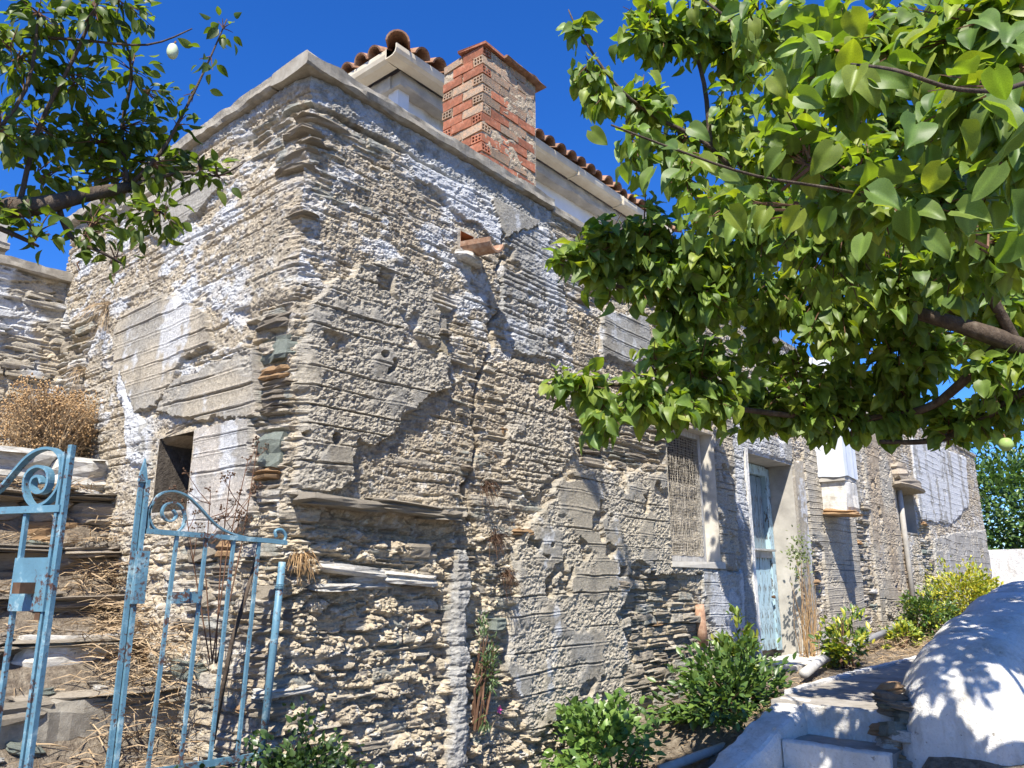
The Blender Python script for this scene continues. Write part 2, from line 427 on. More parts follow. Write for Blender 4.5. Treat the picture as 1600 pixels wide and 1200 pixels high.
# outline, thickness, line spacing, groove depth, pitting, whitewash, colour
R_PATCH = [
 dict(p=[(0.05,3.00),(0.14,3.10),(0.28,3.17),(0.32,3.26),(0.52,3.36),(0.68,3.44),(0.84,3.37),(0.92,3.20),(0.95,2.97),(1.03,2.91),(1.05,2.71),(0.85,2.64),(0.70,2.50),(0.62,2.38),(0.45,2.29),(0.38,2.31),(0.34,2.22),(0.37,2.11),(0.14,2.01),(0.03,1.99),(0.03,2.23),(0.01,2.42),(0.02,2.69)],
      t=.100, sp=.105, gd=.014, pit=.62, wash=.10, c=PLAST),
 dict(p=[(1.65,1.83),(1.97,2.10),(2.05,2.23),(2.27,2.37),(3.63,2.48),(3.66,1.77),(4.5,1.77),(4.55,1.70),(3.9,1.66),(3.07,1.65),(2.79,1.38),(2.95,1.1),(3.1,0.82),(2.83,0.64),(2.23,0.83),(1.80,0.66),(1.71,0.89),(1.56,1.12),(1.62,1.34)],
      t=.092, sp=.112, gd=.014, pit=.55, wash=.16, c=PLAST),
 dict(p=[(0.60,4.13),(1.07,4.20),(1.44,4.20),(1.55,3.95),(1.50,3.78),(1.31,3.86),(1.02,3.87),(0.92,3.95),(0.72,3.95)], t=.080, sp=.040, gd=.011, pit=.3, wash=.78, c=PLGREY),
 dict(p=[(1.54,3.86),(2.08,4.20),(2.16,4.05),(2.30,3.29),(2.14,3.12),(1.64,3.08),(1.50,3.37)], t=.080, sp=.038, gd=.012, pit=.35, wash=.48, c=PLGREY),
 dict(p=[(2.73,3.66),(3.42,3.78),(3.50,3.45),(3.1,3.30),(2.68,3.25)], t=.085, sp=.11, gd=.008, pit=0, wash=.35, c=PLGREY),
 dict(p=[(1.38,4.24),(2.08,4.27),(2.08,4.16),(1.75,3.98),(1.54,3.86),(1.42,4.0)], t=.092, sp=9, gd=0, pit=0, wash=.45, c=(.37,.345,.29)),
 dict(p=[(1.10,1.78),(1.20,1.78),(1.22,1.2),(1.235,0.4),(1.06,0.4),(1.10,1.0),(1.06,1.30)], t=.115, sp=.05, gd=.010, pit=0, wash=.28, c=(.42,.41,.385)),
 dict(p=[(1.45,2.95),(1.70,3.05),(2.15,3.05),(2.35,2.5),(2.15,2.32),(1.85,2.12),(1.55,2.3),(1.62,2.6)], t=.080, sp=.042, gd=.014, pit=.75, wash=.06, c=TAN),
 dict(p=[(6.47,2.95),(6.80,2.95),(6.85,0.7),(6.47,0.7)], t=.080, sp=9, gd=0, pit=0, wash=.18, c=(.43,.385,.31)),
 dict(p=[(4.85,3.10),(6.5,3.12),(6.5,2.86),(5.22,2.86),(5.20,0.9),(5.0,0.9),(4.95,2.6)], t=.080, sp=.05, gd=.006, pit=.1, wash=.50, c=PLGREY),
 dict(p=[(4.15,1.72),(4.98,1.72),(4.98,1.05),(4.5,1.0),(4.2,1.35)], t=.080, sp=.09, gd=.006, pit=.3, wash=.45, c=PLGREY),
 dict(p=[(11.9,3.95),(16.4,4.15),(16.0,3.1),(14.0,2.6),(11.9,2.6)], t=.080, sp=.10, gd=.007, pit=.1, wash=.8, c=PLGREY),
 dict(p=[(12.6,2.3),(15.0,2.55),(17.4,2.7),(17.4,0.9),(12.6,0.9)], t=.080, sp=.12, gd=.012, pit=.3, wash=.05, c=(.45,.43,.39)),
 dict(p=[(6.85,4.2),(9.0,4.2),(9.0,2.6),(8.5,2.55),(8.55,1.0),(7.2,1.0),(7.2,2.0),(6.85,2.05)], t=.080, sp=.07, gd=.010, pit=.30, wash=.06, c=(.43,.39,.32)),
 dict(p=[(9.1,4.2),(10.55,4.2),(10.60,1.0),(9.15,1.0)], t=.085, sp=.13, gd=.008, pit=.5, wash=.10, c=(.43,.39,.32)),
 dict(p=[(4.58,4.0),(4.95,4.0),(4.95,1.70),(4.58,1.70)], t=.078, sp=.055, gd=.012, pit=.4, wash=.10, c=(.44,.39,.31)),
 dict(p=[(0.93,3.13),(1.00,3.14),(1.03,2.98),(1.01,2.92),(0.94,2.93)], t=.085, sp=9, gd=0, pit=0, wash=.3, c=(.42,.36,.25)),
]
L_PATCH = [
 dict(p=[(1.95,3.22),(1.79,3.32),(1.17,3.33),(1.07,3.20),(0.76,3.09),(0.69,2.88),(1.0,2.83),(1.05,2.72),(1.25,2.60),(1.53,2.60),(1.85,2.85)], t=.080, sp=.098, gd=.009, pit=0, wash=.30, c=(.45,.40,.32)),
 dict(p=[(1.05,2.74),(0.24,2.78),(0.16,2.40),(0.72,2.45),(1.24,2.56)], t=.080, sp=.085, gd=.014, pit=.30, wash=.03, c=(.44,.39,.31)),
 dict(p=[(0.78,2.42),(0.22,2.40),(0.15,1.93),(0.30,1.80),(0.78,1.85)], t=.080, sp=.105, gd=.007, pit=.1, wash=.35, c=(.50,.46,.41)),
 dict(p=[(2.9,4.24),(2.0,4.10),(1.39,3.66),(0.95,3.76),(0.68,3.88),(0.73,3.98),(1.32,4.12),(1.7,4.25)], t=.080, sp=.11, gd=.009, pit=0, wash=.2, c=(.47,.43,.36)),
 dict(p=[(1.77,2.90),(1.5,2.6),(1.30,2.50),(1.26,2.26),(1.5,2.25),(1.62,2.5),(1.80,2.8)], t=.080, sp=.05, gd=.005, pit=.1, wash=.92, c=PLGREY),
]
R_EXPOSE = [([(0.0,4.12),(0.55,4.12),(0.4,3.6),(0.0,3.5)], .40), ([(2.10,4.18),(3.6,4.22),(3.6,3.9),(2.35,3.6),(2.2,3.9)], .95),
            ([(2.15,2.80),(3.64,2.85),(3.64,2.50),(2.40,2.42)], .95), ([(2.80,1.72),(3.75,1.70),(4.15,1.4),(4.0,0.5),(2.95,0.5),(3.0,1.1)], .95),
            ([(1.05,3.0),(1.5,3.0),(1.62,2.6),(1.6,2.3),(1.95,2.05),(1.62,1.8),(1.5,1.4),(1.6,0.4),(1.2,0.4),(1.15,1.9),(1.05,2.3)], .36),
            ([(0.0,1.97),(1.12,1.97),(1.08,0.2),(0.0,0.2)], .10), ([(0.90,3.35),(1.12,3.35),(1.12,3.0),(0.95,2.95)], .8),
            ([(8.5,2.6),(9.1,2.6),(9.1,1.2),(8.6,1.2)], .95), ([(11.8,2.6),(12.6,2.6),(12.6,1.0),(11.8,1.0)], .95), ([(6.85,2.0),(7.2,1.9),(7.2,1.3),(6.85,1.2)], .9)]
L_EXPOSE = [([(0,4.15),(0.65,4.2),(0.45,3.9),(0.0,3.65)], .5), ([(0,3.0),(0.40,2.98),(0.24,2.4),(0.16,1.9),(0,1.9)], .95),
            ([(2.3,3.4),(3.0,3.5),(3.0,2.4),(2.5,2.4)], .9), ([(0,1.9),(0.8,1.9),(1.0,1.0),(0,0.6)], .5)]
CRACK = [(1.56,3.72),(1.50,3.62),(1.56,3.45),(1.50,3.30),(1.43,3.20),(1.45,3.05),(1.36,2.92),(1.30,2.70),(1.33,2.4),(1.22,2.15),(1.30,1.95)]

def wall_fields(u, z, side):
    right = side == 'R'
    s0 = 0 if right else 40
    patches, expose, opens = (R_PATCH, R_EXPOSE, R_OPEN) if right else (L_PATCH, L_EXPOSE, L_OPEN)
    low = fbm(u * 1.3, z * 1.6, 3, 3 + s0)
    e = sst(0.58, 0.74, low) * np.where(z > 2.0, 0.10, 0.28) * (1.0 if right else 0.3)
    if right: e = e * sst(6.6, 6.0, u)
    for poly, k in expose:
        sd = poly_sd(u, z, poly) + 0.12 * (fbm(u * 7, z * 7, 3, 11 + s0) - 0.5)
        e = np.maximum(e, k * sst(-0.05, 0.08, sd))
    if right: e = e * (1 - 0.8 * sst(4.2, 5.0, u) * (1 - sst(.85, .9, e)))
    # thin-bedded schist in courses of uneven height
    wz = z + 0.030 * (fbm(u * 2.2, z * 2.5, 3, 25 + s0) - .5) + 0.020 * (fbm(u * 9, z * 8, 3, 28 + s0) - .5)
    wu = u + 0.05 * (fbm(u * 5, z * 9, 2, 21 + s0) - .5)
    hash_ = np.random.default_rng(77 + s0).random((512, 512)).astype(np.float32)
    def course(hh, lmin, lvar, off):
        k = np.floor(wz / hh).astype(int); fz = wz / hh - k
        rl = lmin + lvar * hash_[k & 511, 3 + off]
        uu_ = wu / rl + 9.7 * hash_[k & 511, 5 + off]
        j = np.floor(uu_).astype(int); fu = uu_ - j
        d = np.minimum(np.minimum(fu, 1 - fu) * rl, np.minimum(fz, 1 - fz) * hh)
        return d, hash_[(k * 7 + 11 + off) & 511, (j * 13 + k * 29 + off) & 511], hash_[(k * 5 + 3) & 511, (j * 17 + k * 31 + 7 + off) & 511], fz
    d1, id1, tl1, fz1 = course(.040, .10, .22, 0); d2, id2, tl2, fz2 = course(.085, .16, .30, 40)
    big = id2 > np.where(z < 1.95, .30, .62)
    dd = np.where(big, d2, d1); sid = np.where(big, id2, id1); tlt = np.where(big, tl2, tl1); fz = np.where(big, fz2, fz1)
    lam = (vn(wu * 4, wz * 80, 31 + s0) - .5) * 0.020 + (vn(wu * 11, wz * 150, 32 + s0) - .5) * 0.010
    stone = sst(0.0, 0.010, dd - .004) * (0.008 + 0.046 * sid) + lam * (0.3 + tlt) + (tlt - .5) * (fz - .5) * 0.030 + .012 * (fbm(u * 30, z * 40, 2, 33 + s0) - .5)
    fine = fbm(u * 48, z * 62, 3, 36 + s0, .6) - .5
    ridge = np.abs(fbm(u * 26, z * 34, 3, 37 + s0, .6) - .5)
    q1, q2, cid, _, _ = voro(u / .026 + .6 * fine, z / .022, 3 + s0)
    crumb = sst(0, .5, q2 - q1) * (.3 + .7 * cid)
    q1, q2, cid2, _, _ = voro(u / .062 + .9 * fine, z / .040 + .8 * ridge, 4 + s0)
    crumb2 = sst(0, .22, q2 - q1) * cid2
    pebb = crumb
    layer = fbm(u * 6, z * 46, 3, 42 + s0) - .5
    mort = 0.052 + 0.030 * (fbm(u * 7, z * 9, 4, 46 + s0) - .5) + 0.024 * fine - 0.024 * ridge + 0.007 * (crumb - .4) + 0.012 * (crumb2 - .35) + (0.016 if right else 0.008) * layer
    # the eroded foot of the wall: lumps of mortar with deep dark pockets between them
    loww = sst(2.02, 1.80, z) * sst(2.6, 1.7, u) * (1.0 if right else .6)
    w1 = .10 * (fbm(u * 6, z * 6, 3, 140 + s0) - .5); w2 = .10 * (fbm(u * 6, z * 6, 3, 144 + s0) - .5)
    q1, q2, lid, lx, ly = voro((u + w1) / .17, (z + w2) / .085, 6 + s0)
    lump = sst(0, .40, q2 - q1) * (.25 + .75 * lid)
    q1, q2, lid2, _, _ = voro((u + w2) / .060, (z + w1) / .036, 7 + s0)
    lump2 = sst(0, .35, q2 - q1) * (.2 + .8 * lid2)
    pocket = sst(.62, .72, fbm(u * 4.5, z * 9, 3, 148 + s0))
    mort = mort + loww * (0.060 * (lump - .42) + .026 * (lump2 - .4) - .055 * pocket + .02 * ly)
    if right: mort = 0.054 + (mort - 0.052) * (0.62 + 0.38 * loww + 0.25 * sst(.5, .7, fbm(u * 1.6, z * 2.2, 3, 150)))
    if not right: mort = 0.050 + (mort - 0.052) * 0.55
    # scoring in the rough coat
    sp = 0.060
    zl = z + 0.050 * (vn(u * 0.9, z * 2.3, 51 + s0) - .5) + 0.060 * (vn(u * .2, z * 4.1, 53 + s0) - .5) + 0.012 * (vn(u * 6, z * 5, 52 + s0) - .5)
    def grooves(sp_, depth, width, keep, seed):
        k = np.floor(zl / sp_); d = np.abs(zl / sp_ - k - 0.5) * sp_
        am = sst(keep, keep + 0.15, vn(u * 2.6 + k * 7.7, k * 3.31, seed))
        return np.exp(-(d / width) ** 2) * depth * am
    mort = mort - grooves(sp, 0.018, 0.006, 0.50, 55 + s0) * (1 - e)
    mlevel = mort - 0.048 * e
    h = np.maximum(stone, mlevel)
    isst = sst(-0.003, 0.004, stone - mlevel)
    if right:   # hollow under the thick plaster patch, sunk band under the coping
        h = h - 0.055 * sst(-0.02, 0.05, poly_sd(u, z, [(0.22, 1.975), (1.05, 1.97), (1.1, 1.84), (0.62, 1.80), (0.3, 1.9)]))
        h = h - 0.06 * sst(0.022, 0.0, line_d(u + 0.05 * (vn(u * 20, z * 20, 57) - .5), z + .04 * (vn(u * 9, z * 9, 58) - .5), CRACK))
    # ---- colour of the rough coat and the stones
    n = len(u)
    c = np.tile(np.array(BEIGE, np.float32), (n, 1))
    c = mixc(c, GREY, sst(0.40, 0.66, fbm(u * 2.1, z * 2.4, 4, 61 + s0)) * (0.65 if right else 0.35))
    c = mixc(c, (.57, .485, .35), loww * sst(.25, .5, fbm(u * 4, z * 5, 3, 63)) * .85)
    c = mixc(c, TAN, sst(0.50, 0.66, fbm(u * 1.7, z * 2.0, 3, 64 + s0)) * 0.7)
    c = mixc(c, DARKM, sst(0.50, 0.66, fbm(u * 24, z * 30, 4, 66 + s0)) * (0.8 if right else 0.5) * (1 - .55 * loww))
    c = c * (0.88 + 0.24 * crumb)[:, None]
    c = mixc(c, (0.20, 0.185, 0.16), sst(0.60, 0.80, fbm(u * 5, z * 5, 4, 69 + s0)) * (0.6 if right else 0.25))
    c = mixc(c, (0.60, 0.585, 0.55), sst(0.64, 0.74, fbm(u * 30, z * 30, 3, 71 + s0)) * 0.7)
    pal = np.array(STONES, np.float32)[np.minimum((sid * 5.999).astype(int), 5)]
    pal = pal * (0.70 + 0.55 * vn(wu * 6, wz * 90, 73 + s0))[:, None]
    pal = mixc(pal.astype(np.float32), (.42, .365, .285), sst(.42, .6, fbm(u * 18, z * 22, 3, 74 + s0)) * .7)
    c = c * (1 - isst[:, None]) + pal * isst[:, None]
    # remains of limewash on the proud spots
    if right:
        band = sst(0.0, 0.5, 1 - np.abs(z - 3.6) / 0.8) * sst(3.2, 2.2, u) + 0.5 * sst(4.2, 5.0, u)
    else:
        band = sst(0.20, 0.7, u) * sst(2.3, 2.9, z) * 1.0 + 0.25
    wash = sst(0.515, 0.59, fbm(u * 4.5, z * 8, 4, 76 + s0) * 0.75 + 0.25 * fbm(u * 20, z * 34, 3, 80 + s0)) * np.clip(band, 0, 1) * (1 - 0.6 * e)
    c = mixc(c, WASH, wash * (0.55 + .4 * sst(.35, .6, fbm(u * 9, z * 16, 3, 152 + s0))))
    h = h + 0.006 * wash
    pid = np.full(n, -1, np.int32)
    for i, P in enumerate(patches):
        sd = poly_sd(u, z, P['p'], 0.12) + 0.05 * (fbm(u * 11, z * 11, 3, 85 + s0 + i) - .5) + 0.022 * (fbm(u * 45, z * 45, 2, 90 + s0) - .5)
        ins = sd > 0
        if not ins.any(): continue
        sub = np.nonzero(ins)[0]; uu = u[sub]; zz = z[sub]
        k = np.floor(zl[sub] / P['sp']); d = np.abs(zl[sub] / P['sp'] - k - 0.5) * P['sp']
        am = 0.08 + 0.92 * sst(0.40, 0.62, vn(uu * 2.2 + k * 5.1, k * 2.7, 95 + s0 + i))
        wd = 0.0042 if P['sp'] > 0.05 else 0.0055 + 0.004 * vn(uu * 9, k * 1.7, 98)
        gr = np.exp(-(d / wd) ** 2) * P['gd'] * am
        lip = np.exp(-((d - 0.010) / 0.005) ** 2) * 0.003 if P['sp'] > 0.05 else -0.010 * np.abs(fbm(uu * 14, zz * 40, 3, 99) - .5) * 2 + .008 * fine[sub]
        pitn = fbm(uu * 4, zz * 5, 4, 101 + s0 + i)
        pm = sst(1.0 - P['pit'] * 0.72, 1.0 - P['pit'] * 0.72 + 0.12, pitn + 0.22) if P['pit'] > 0 else np.zeros(len(sub), np.float32)
        rough = pm * (-0.008 + 0.018 * fine[sub] - 0.018 * ridge[sub] + 0.004 * (crumb[sub] - .4) + 0.006 * (crumb2[sub] - .3)) + 0.008 * (fbm(uu * 9, zz * 9, 3, 108 + s0) - .5) + 0.0035 * fine[sub]
        hp = P['t'] - gr + lip + rough
        # worn holes right through the coat
        hole = sst(0.70, 0.74, fbm(uu * 5.5, zz * 6.5, 3, 112 + s0 + i)) if P['pit'] > 0.3 else np.zeros(len(sub), np.float32)
        rim = sst(0.0, 0.05 * sst(.45, .7, fbm(uu * 5, zz * 5, 2, 127)) + .004, sd[sub])
        hp = hp - (0.030 + .02 * fine[sub]) * (1 - rim)
        h[sub] = hp * (1 - hole) + np.minimum(h[sub], hp - 0.012) * hole
        pc = np.tile(np.array(P['c'], np.float32), (len(sub), 1))
        pc = mixc(pc, (0.325, 0.315, 0.29), sst(0.42, 0.62, fbm(uu * 3, zz * 3.5, 4, 116 + s0 + i)) * 0.7)
        pc = mixc(pc, (0.25, 0.225, 0.185), sst(0.56, 0.72, fbm(uu * 8, zz * 3.0, 4, 118 + s0 + i)) * 0.5)
        pc = mixc(pc, (0.47, 0.425, 0.345), pm * 0.55)
        pc = mixc(pc, (0.17, 0.155, 0.13), gr / 0.012 * 0.55)
        pc = pc * (1 + .35 * fine[sub])[:, None]
        wv = fbm(uu * 5, zz * 1.6, 4, 120 + s0 + i) * 0.7 + 0.3 * fbm(uu * 18, zz * 22, 3, 124 + s0)
        thr = 0.70 - 0.42 * P['wash']
        pc = mixc(pc, WASH, sst(thr, thr + 0.08, wv) * (0.95 if P['wash'] > .5 else 0.75) * (1 - 0.6 * pm))
        c[sub] = pc * (1 - hole[:, None]) + c[sub] * hole[:, None]
        pid[sub] = np.where(hole > 0.5, -1, i)
    if right:
        bs = sst(0.0, 0.35, poly_sd(u, z, [(9.2, 3.9), (11.0, 3.9), (11.3, 0.9), (8.7, 0.9)], 0.4))
        c = mixc(c, (0.36, 0.255, 0.15), bs * sst(0.35, 0.65, fbm(u * 2, z * 1.0, 3, 130)) * 0.45)
    # damp foot of the wall
    # band of grey render under the coping
    bt = sst(4.09, 4.12, z + 0.05 * (fbm(u * 9, z * 9, 3, 133 + s0) - .5))
    bt = bt * (sst(2.12, 2.08, u) if right else sst(4.20, 4.215, z + 0.06 * (fbm(u * 6, z * 3, 3, 137) - .5)))
    h = h * (1 - bt) + (0.055 + 0.022 * fine - .02 * ridge + 0.012 * (fbm(u * 12, z * 12, 2, 136) - .5)) * bt
    c = mixc(c, (0.31, 0.31, 0.295), bt * 0.75)
    c = mixc(c, WASH, bt * sst(0.5, 0.62, fbm(u * 14, z * 10, 3, 138 + s0)) * 0.5)
    h = h - 0.05 * sst(0.02, 0.006, np.abs(z - 4.10 + 0.06 * (fbm(u * 3, z, 3, 140 + s0) - .5))) * (1 if not right else sst(1.3, 0.9, u))
    # openings have flat square-edged surrounds
    for (a, b, lo, hi) in opens:
        dx = np.maximum(np.maximum(a - u, u - b), 0); dz = np.maximum(np.maximum(lo - z, z - hi), 0)
        w = sst(0.045, 0.008, np.hypot(dx, dz))
        h = h * (1 - w) + 0.060 * w
    return h.astype(np.float32), np.clip(c, 0.02, 0.85).astype(np.float32), pid

def snap(a, vals):
    for v in vals:
        a[np.argmin(np.abs(a - v))] = v
    return a
def spaced(a, b, base, ref):
    out = [a]
    while out[-1] < b:
        out.append(out[-1] + base * max(1.0, ref(out[-1])))
    out = np.array(out); out = a + (out - a) * (b - a) / (out[-1] - a)
    return out

WALLS = {}
def build_wall(side):
    right = side == 'R'
    opens = R_OPEN if right else L_OPEN
    if right:
        us = spaced(0.0, 17.4, 0.0074, lambda u: math.hypot(u - CAM.x, CAM.y) / 4.2)
    else:
        us = spaced(0.0, 3.0, 0.0086, lambda u: math.hypot(u - CAM.y, CAM.x) / 4.8)
    zs = np.arange(Z_BASE, Z_TOP + 0.001, 0.0062)
    for (a, b, lo, hi) in opens:
        us = snap(us, (a, b)); zs = snap(zs, (lo, hi))
    U, Z = np.meshgrid(us, zs, indexing='ij')
    u = U.ravel().astype(np.float32); z = Z.ravel().astype(np.float32)
    h, c, pid = wall_fields(u, z, side)
    nu, nz = len(us), len(zs)
    WALLS[side] = dict(us=us, zs=zs, h=h.reshape(nu, nz), c=c, pid=pid)
def wall_h(side, u, z):
    W = WALLS[side]
    i = min(max(np.searchsorted(W['us'], u) - 1, 0), len(W['us']) - 1); j = min(max(np.searchsorted(W['zs'], z) - 1, 0), len(W['zs']) - 1)
    return float(W['h'][i, j])
build_wall('R'); build_wall('L')

def emit_wall(side):
    right = side == 'R'
    W = WALLS[side]; O = WALLS['L' if right else 'R']
    us, zs, h = W['us'], W['zs'], W['h'].copy()
    nu, nz = h.shape
    he = W['h'][0, :]; ho = O['h'][0, :]
    # the corner is one worn, rounded edge shared by both walls
    worn = 0.030 * fbm(zs * 3, zs * 0 + 2.0, 3, 300) + 0.030 * fbm(zs * 22, zs * 0 + 5.0, 3, 304)
    U = np.repeat(us[:, None], nz, 1)
    k = np.clip(1 - U / 0.16, 0, 1) ** 2
    U = U - (ho - worn)[None, :] * k
    h = h - worn[None, :] * k
    Z = np.repeat(zs[None, :], nu, 0)
    V = np.stack([U, -h, Z], -1) if right else np.stack([-h, U, Z], -1)
    V = V.reshape(-1, 3)
    I = np.arange(nu * nz).reshape(nu, nz)
    q = np.stack([I[:-1, :-1], I[1:, :-1], I[1:, 1:], I[:-1, 1:]], -1).reshape(-1, 4)
    if not right: q = q[:, ::-1]
    uc = ((us[:-1] + us[1:]) / 2); zc = ((zs[:-1] + zs[1:]) / 2)
    UC, ZC = np.meshgrid(uc, zc, indexing='ij')
    keep = np.ones(UC.shape, bool)
    for (a, b, lo, hi) in (R_OPEN if right else L_OPEN):
        keep &= ~((UC > a) & (UC < b) & (ZC > lo) & (ZC < hi))
    keep = keep.ravel()
    fp = W['pid'][q[:, 0]]
    wall = None
    for i in [-1] + sorted(set(W['pid'][W['pid'] >= 0].tolist())):
        sel = q[keep & (fp == i)]
        if len(sel) == 0: continue
        used, inv = np.unique(sel, return_inverse=True)
        name = 'rubble_wall' if i < 0 else 'plaster_patch'
        me = mesh_np(name, V[used], quads=inv.reshape(-1, 4), mats=[M['masonry']], smooth=False, col=W['c'][used])
        o = obj(name, me, house if i < 0 else wall)
        if i < 0: wall = o
    return wall
wall_r = emit_wall('R')
wall_l = emit_wall('L')
# plain masonry inside and the hidden sides, so that the house is closed
mb = MB()
mb.box((9.05, 2.75, 2.25), (16.6, 4.5, 4.0))
mb.box((17.40, 2.5, 2.23), (0.12, 5.06, 4.06))
mb.box((8.7, 5.03, 2.23), (17.4, 0.1, 4.06))

# ---- loose schist slabs bedded in the walls
def slab_mesh(seed, mat, nl=6, na=14):
    r = random.Random(seed)
    V, Q, T = [], [], []
    ph = [r.uniform(0, 6.28) for _ in range(4)]
    ax = r.uniform(2.8, 5.0)
    for k in range(nl):
        zz = -0.5 + k / (nl - 1) + r.uniform(-.05, .05) * (0 < k < nl - 1)
        sc = 1.0 - (0.10 if k in (0, nl - 1) else 0.0) + r.uniform(-.13, .08)
        dx, dy = r.uniform(-.06, .06), r.uniform(-.10, .10)
        for a in range(na):
            t = 2 * math.pi * a / na
            ct, st = math.cos(t), math.sin(t)
            rad = (abs(ct) ** ax + abs(st) ** ax) ** (-1 / ax)
            rad *= sc * (1 + .10 * math.sin(2 * t + ph[0]) + .07 * math.sin(3 * t + ph[1]) + .05 * math.sin(5 * t + ph[2]) + r.uniform(-.09, .09))
            V.append((.5 * rad * ct + dx * .5, .5 * rad * st + dy * .5, zz + .08 * ct * math.sin(ph[3]) + r.uniform(-.03, .03)))
    for k in range(nl - 1):
        for a in range(na):
            b = (a + 1) % na
            Q.append((k * na + a, k * na + b, (k + 1) * na + b, (k + 1) * na + a))
    V.append((0, 0, -.5)); V.append((0, 0, .5))
    for a in range(na):
        b = (a + 1) % na
        T.append((nl * na, b, a)); T.append((nl * na + 1, (nl - 1) * na + a, (nl - 1) * na + b))
    return mesh_np('stone', V, Q, T, [mat])
SLABS = [slab_mesh(i, M['slate'], nl=6 + i % 3) for i in range(9)] + [slab_mesh(50 + i, M['rust_slate']) for i in range(3)] + [slab_mesh(70 + i, M['green_slate']) for i in range(2)] + [slab_mesh(90 + i, M['pale_stone']) for i in range(3)] + [slab_mesh(110 + i, M['mortar_stone'], nl=5 + i % 3) for i in range(8)]
def stone(parent, loc, size, rz=0.0, tilt=(0, 0), mesh=None):
    o = bpy.data.objects.new('stone', mesh or random.choice(SLABS))
    o.location = loc; o.scale = size; o.rotation_euler = (tilt[0], tilt[1], rz)
    return put(o, parent)
def in_poly(x, y, P):
    r = False
    for i in range(len(P)):
        a, b = P[i], P[(i + 1) % len(P)]
        if (a[1] > y) != (b[1] > y) and x < (b[0] - a[0]) * (y - a[1]) / (b[1] - a[1]) + a[0]: r = not r
    return r
def scatter_stones(side, poly, n, w=(.10, .30), t=(.022, .055), proud=0.02, seed=0):
    r = random.Random(seed)
    xs = [p[0] for p in poly]; ys = [p[1] for p in poly]
    placed, tries = [], 0
    while len(placed) < n and tries < n * 60:
        tries += 1
        u = r.uniform(min(xs), max(xs)); z = r.uniform(min(ys), max(ys))
        if not in_poly(u, z, poly): continue
        ww, tt = r.uniform(*w), r.uniform(*t)
        if any(abs(u - a) < (ww + b) * .46 and abs(z - c) < (tt + d) * .5 for a, b, c, d in placed): continue
        placed.append((u, ww, z, tt))
        h = wall_h(side, u, z)
        dep = r.uniform(.10, .16)
        out = h + r.uniform(-.3, 1) * proud - dep / 2
        if side == 'R':
            stone(wall_r, (u, -out, z), (ww, dep, tt), r.uniform(-.08, .08), (r.uniform(-.08, .08), r.uniform(-.05, .05)), r.choice(SLABS + SLABS[17:]))
        else:
            stone(wall_l, (-out, u, z), (dep, ww, tt), r.uniform(-.08, .08), (r.uniform(-.05, .05), r.uniform(-.08, .08)), r.choice(SLABS + SLABS[17:]))
scatter_stones('R', R_EXPOSE[1][0], 14, (.15, .4), (.03, .07), .03, 2)
scatter_stones('R', R_EXPOSE[2][0], 26, (.14, .40), (.03, .06), .035, 3)
scatter_stones('R', R_EXPOSE[3][0], 44, (.14, .42), (.03, .07), .03, 4)
scatter_stones('R', R_EXPOSE[4][0], 30, (.08, .22), (.025, .055), .025, 5)
scatter_stones('R', [(0.02,1.80),(1.05,1.78),(1.03,0.5),(0.02,0.7)], 20, (.12, .36), (.03, .075), .025, 6)
scatter_stones('R', R_EXPOSE[6][0], 5, (.08, .16), (.03, .05), .02, 7)
scatter_stones('R', R_EXPOSE[7][0], 14, (.2, .5), (.05, .10), .05, 8)
scatter_stones('R', R_EXPOSE[8][0], 14, (.2, .5), (.05, .10), .05, 9)
scatter_stones('R', R_EXPOSE[9][0], 6, (.15, .3), (.04, .07), .04, 10)
scatter_stones('L', L_EXPOSE[2][0], 20, (.08, .24), (.04, .10), .05, 13)
scatter_stones('L', [(0.05,1.85),(0.8,1.85),(0.95,1.15),(0.1,0.85)], 22, (.12, .34), (.035, .08), .03, 14)
# quoins: thin-bedded slabs stacked at the corner
r_ = random.Random(21)
for (z0, z1, kind) in [(3.72, 4.04, 0), (3.44, 3.50, 0)]:
    z = z0
    while z < z1:
        t = r_.uniform(.024, .050)
        L1, L2 = r_.uniform(.14, .34), r_.uniform(.12, .26)
        if r_.random() < .5: L1, L2 = L2, L1
        stone(wall_r, (L1 / 2 - .055 + r_.uniform(-.025, .025), L2 / 2 - .055 + r_.uniform(-.025, .025), z + t / 2), (L1, L2, t * 1.12), r_.uniform(-.06, .06), (r_.uniform(-.07, .07), r_.uniform(-.08, .08)), SLABS[17 + r_.randrange(8)])
        z += t * r_.uniform(1.8, 3.4)
G = SLABS[12]
for (v, z, w, t, me) in [(.16, 2.90, .30, .07, SLABS[1]), (.12, 2.745, .26, .115, SLABS[12]), (.10, 2.63, .22, .07, SLABS[9]), (.10, 2.56, .22, .045, SLABS[2]),
                         (.09, 2.49, .20, .075, SLABS[4]), (.10, 2.42, .22, .04, SLABS[5]), (.09, 2.22, .20, .17, SLABS[13]), (.11, 2.105, .22, .05, SLABS[10]), (.13, 2.03, .24, .06, SLABS[7])]:
    stone(wall_l, (.045, v, z), (.20, w, t), r_.uniform(-.1, .1), (0, r_.uniform(-.06, .06)), me)
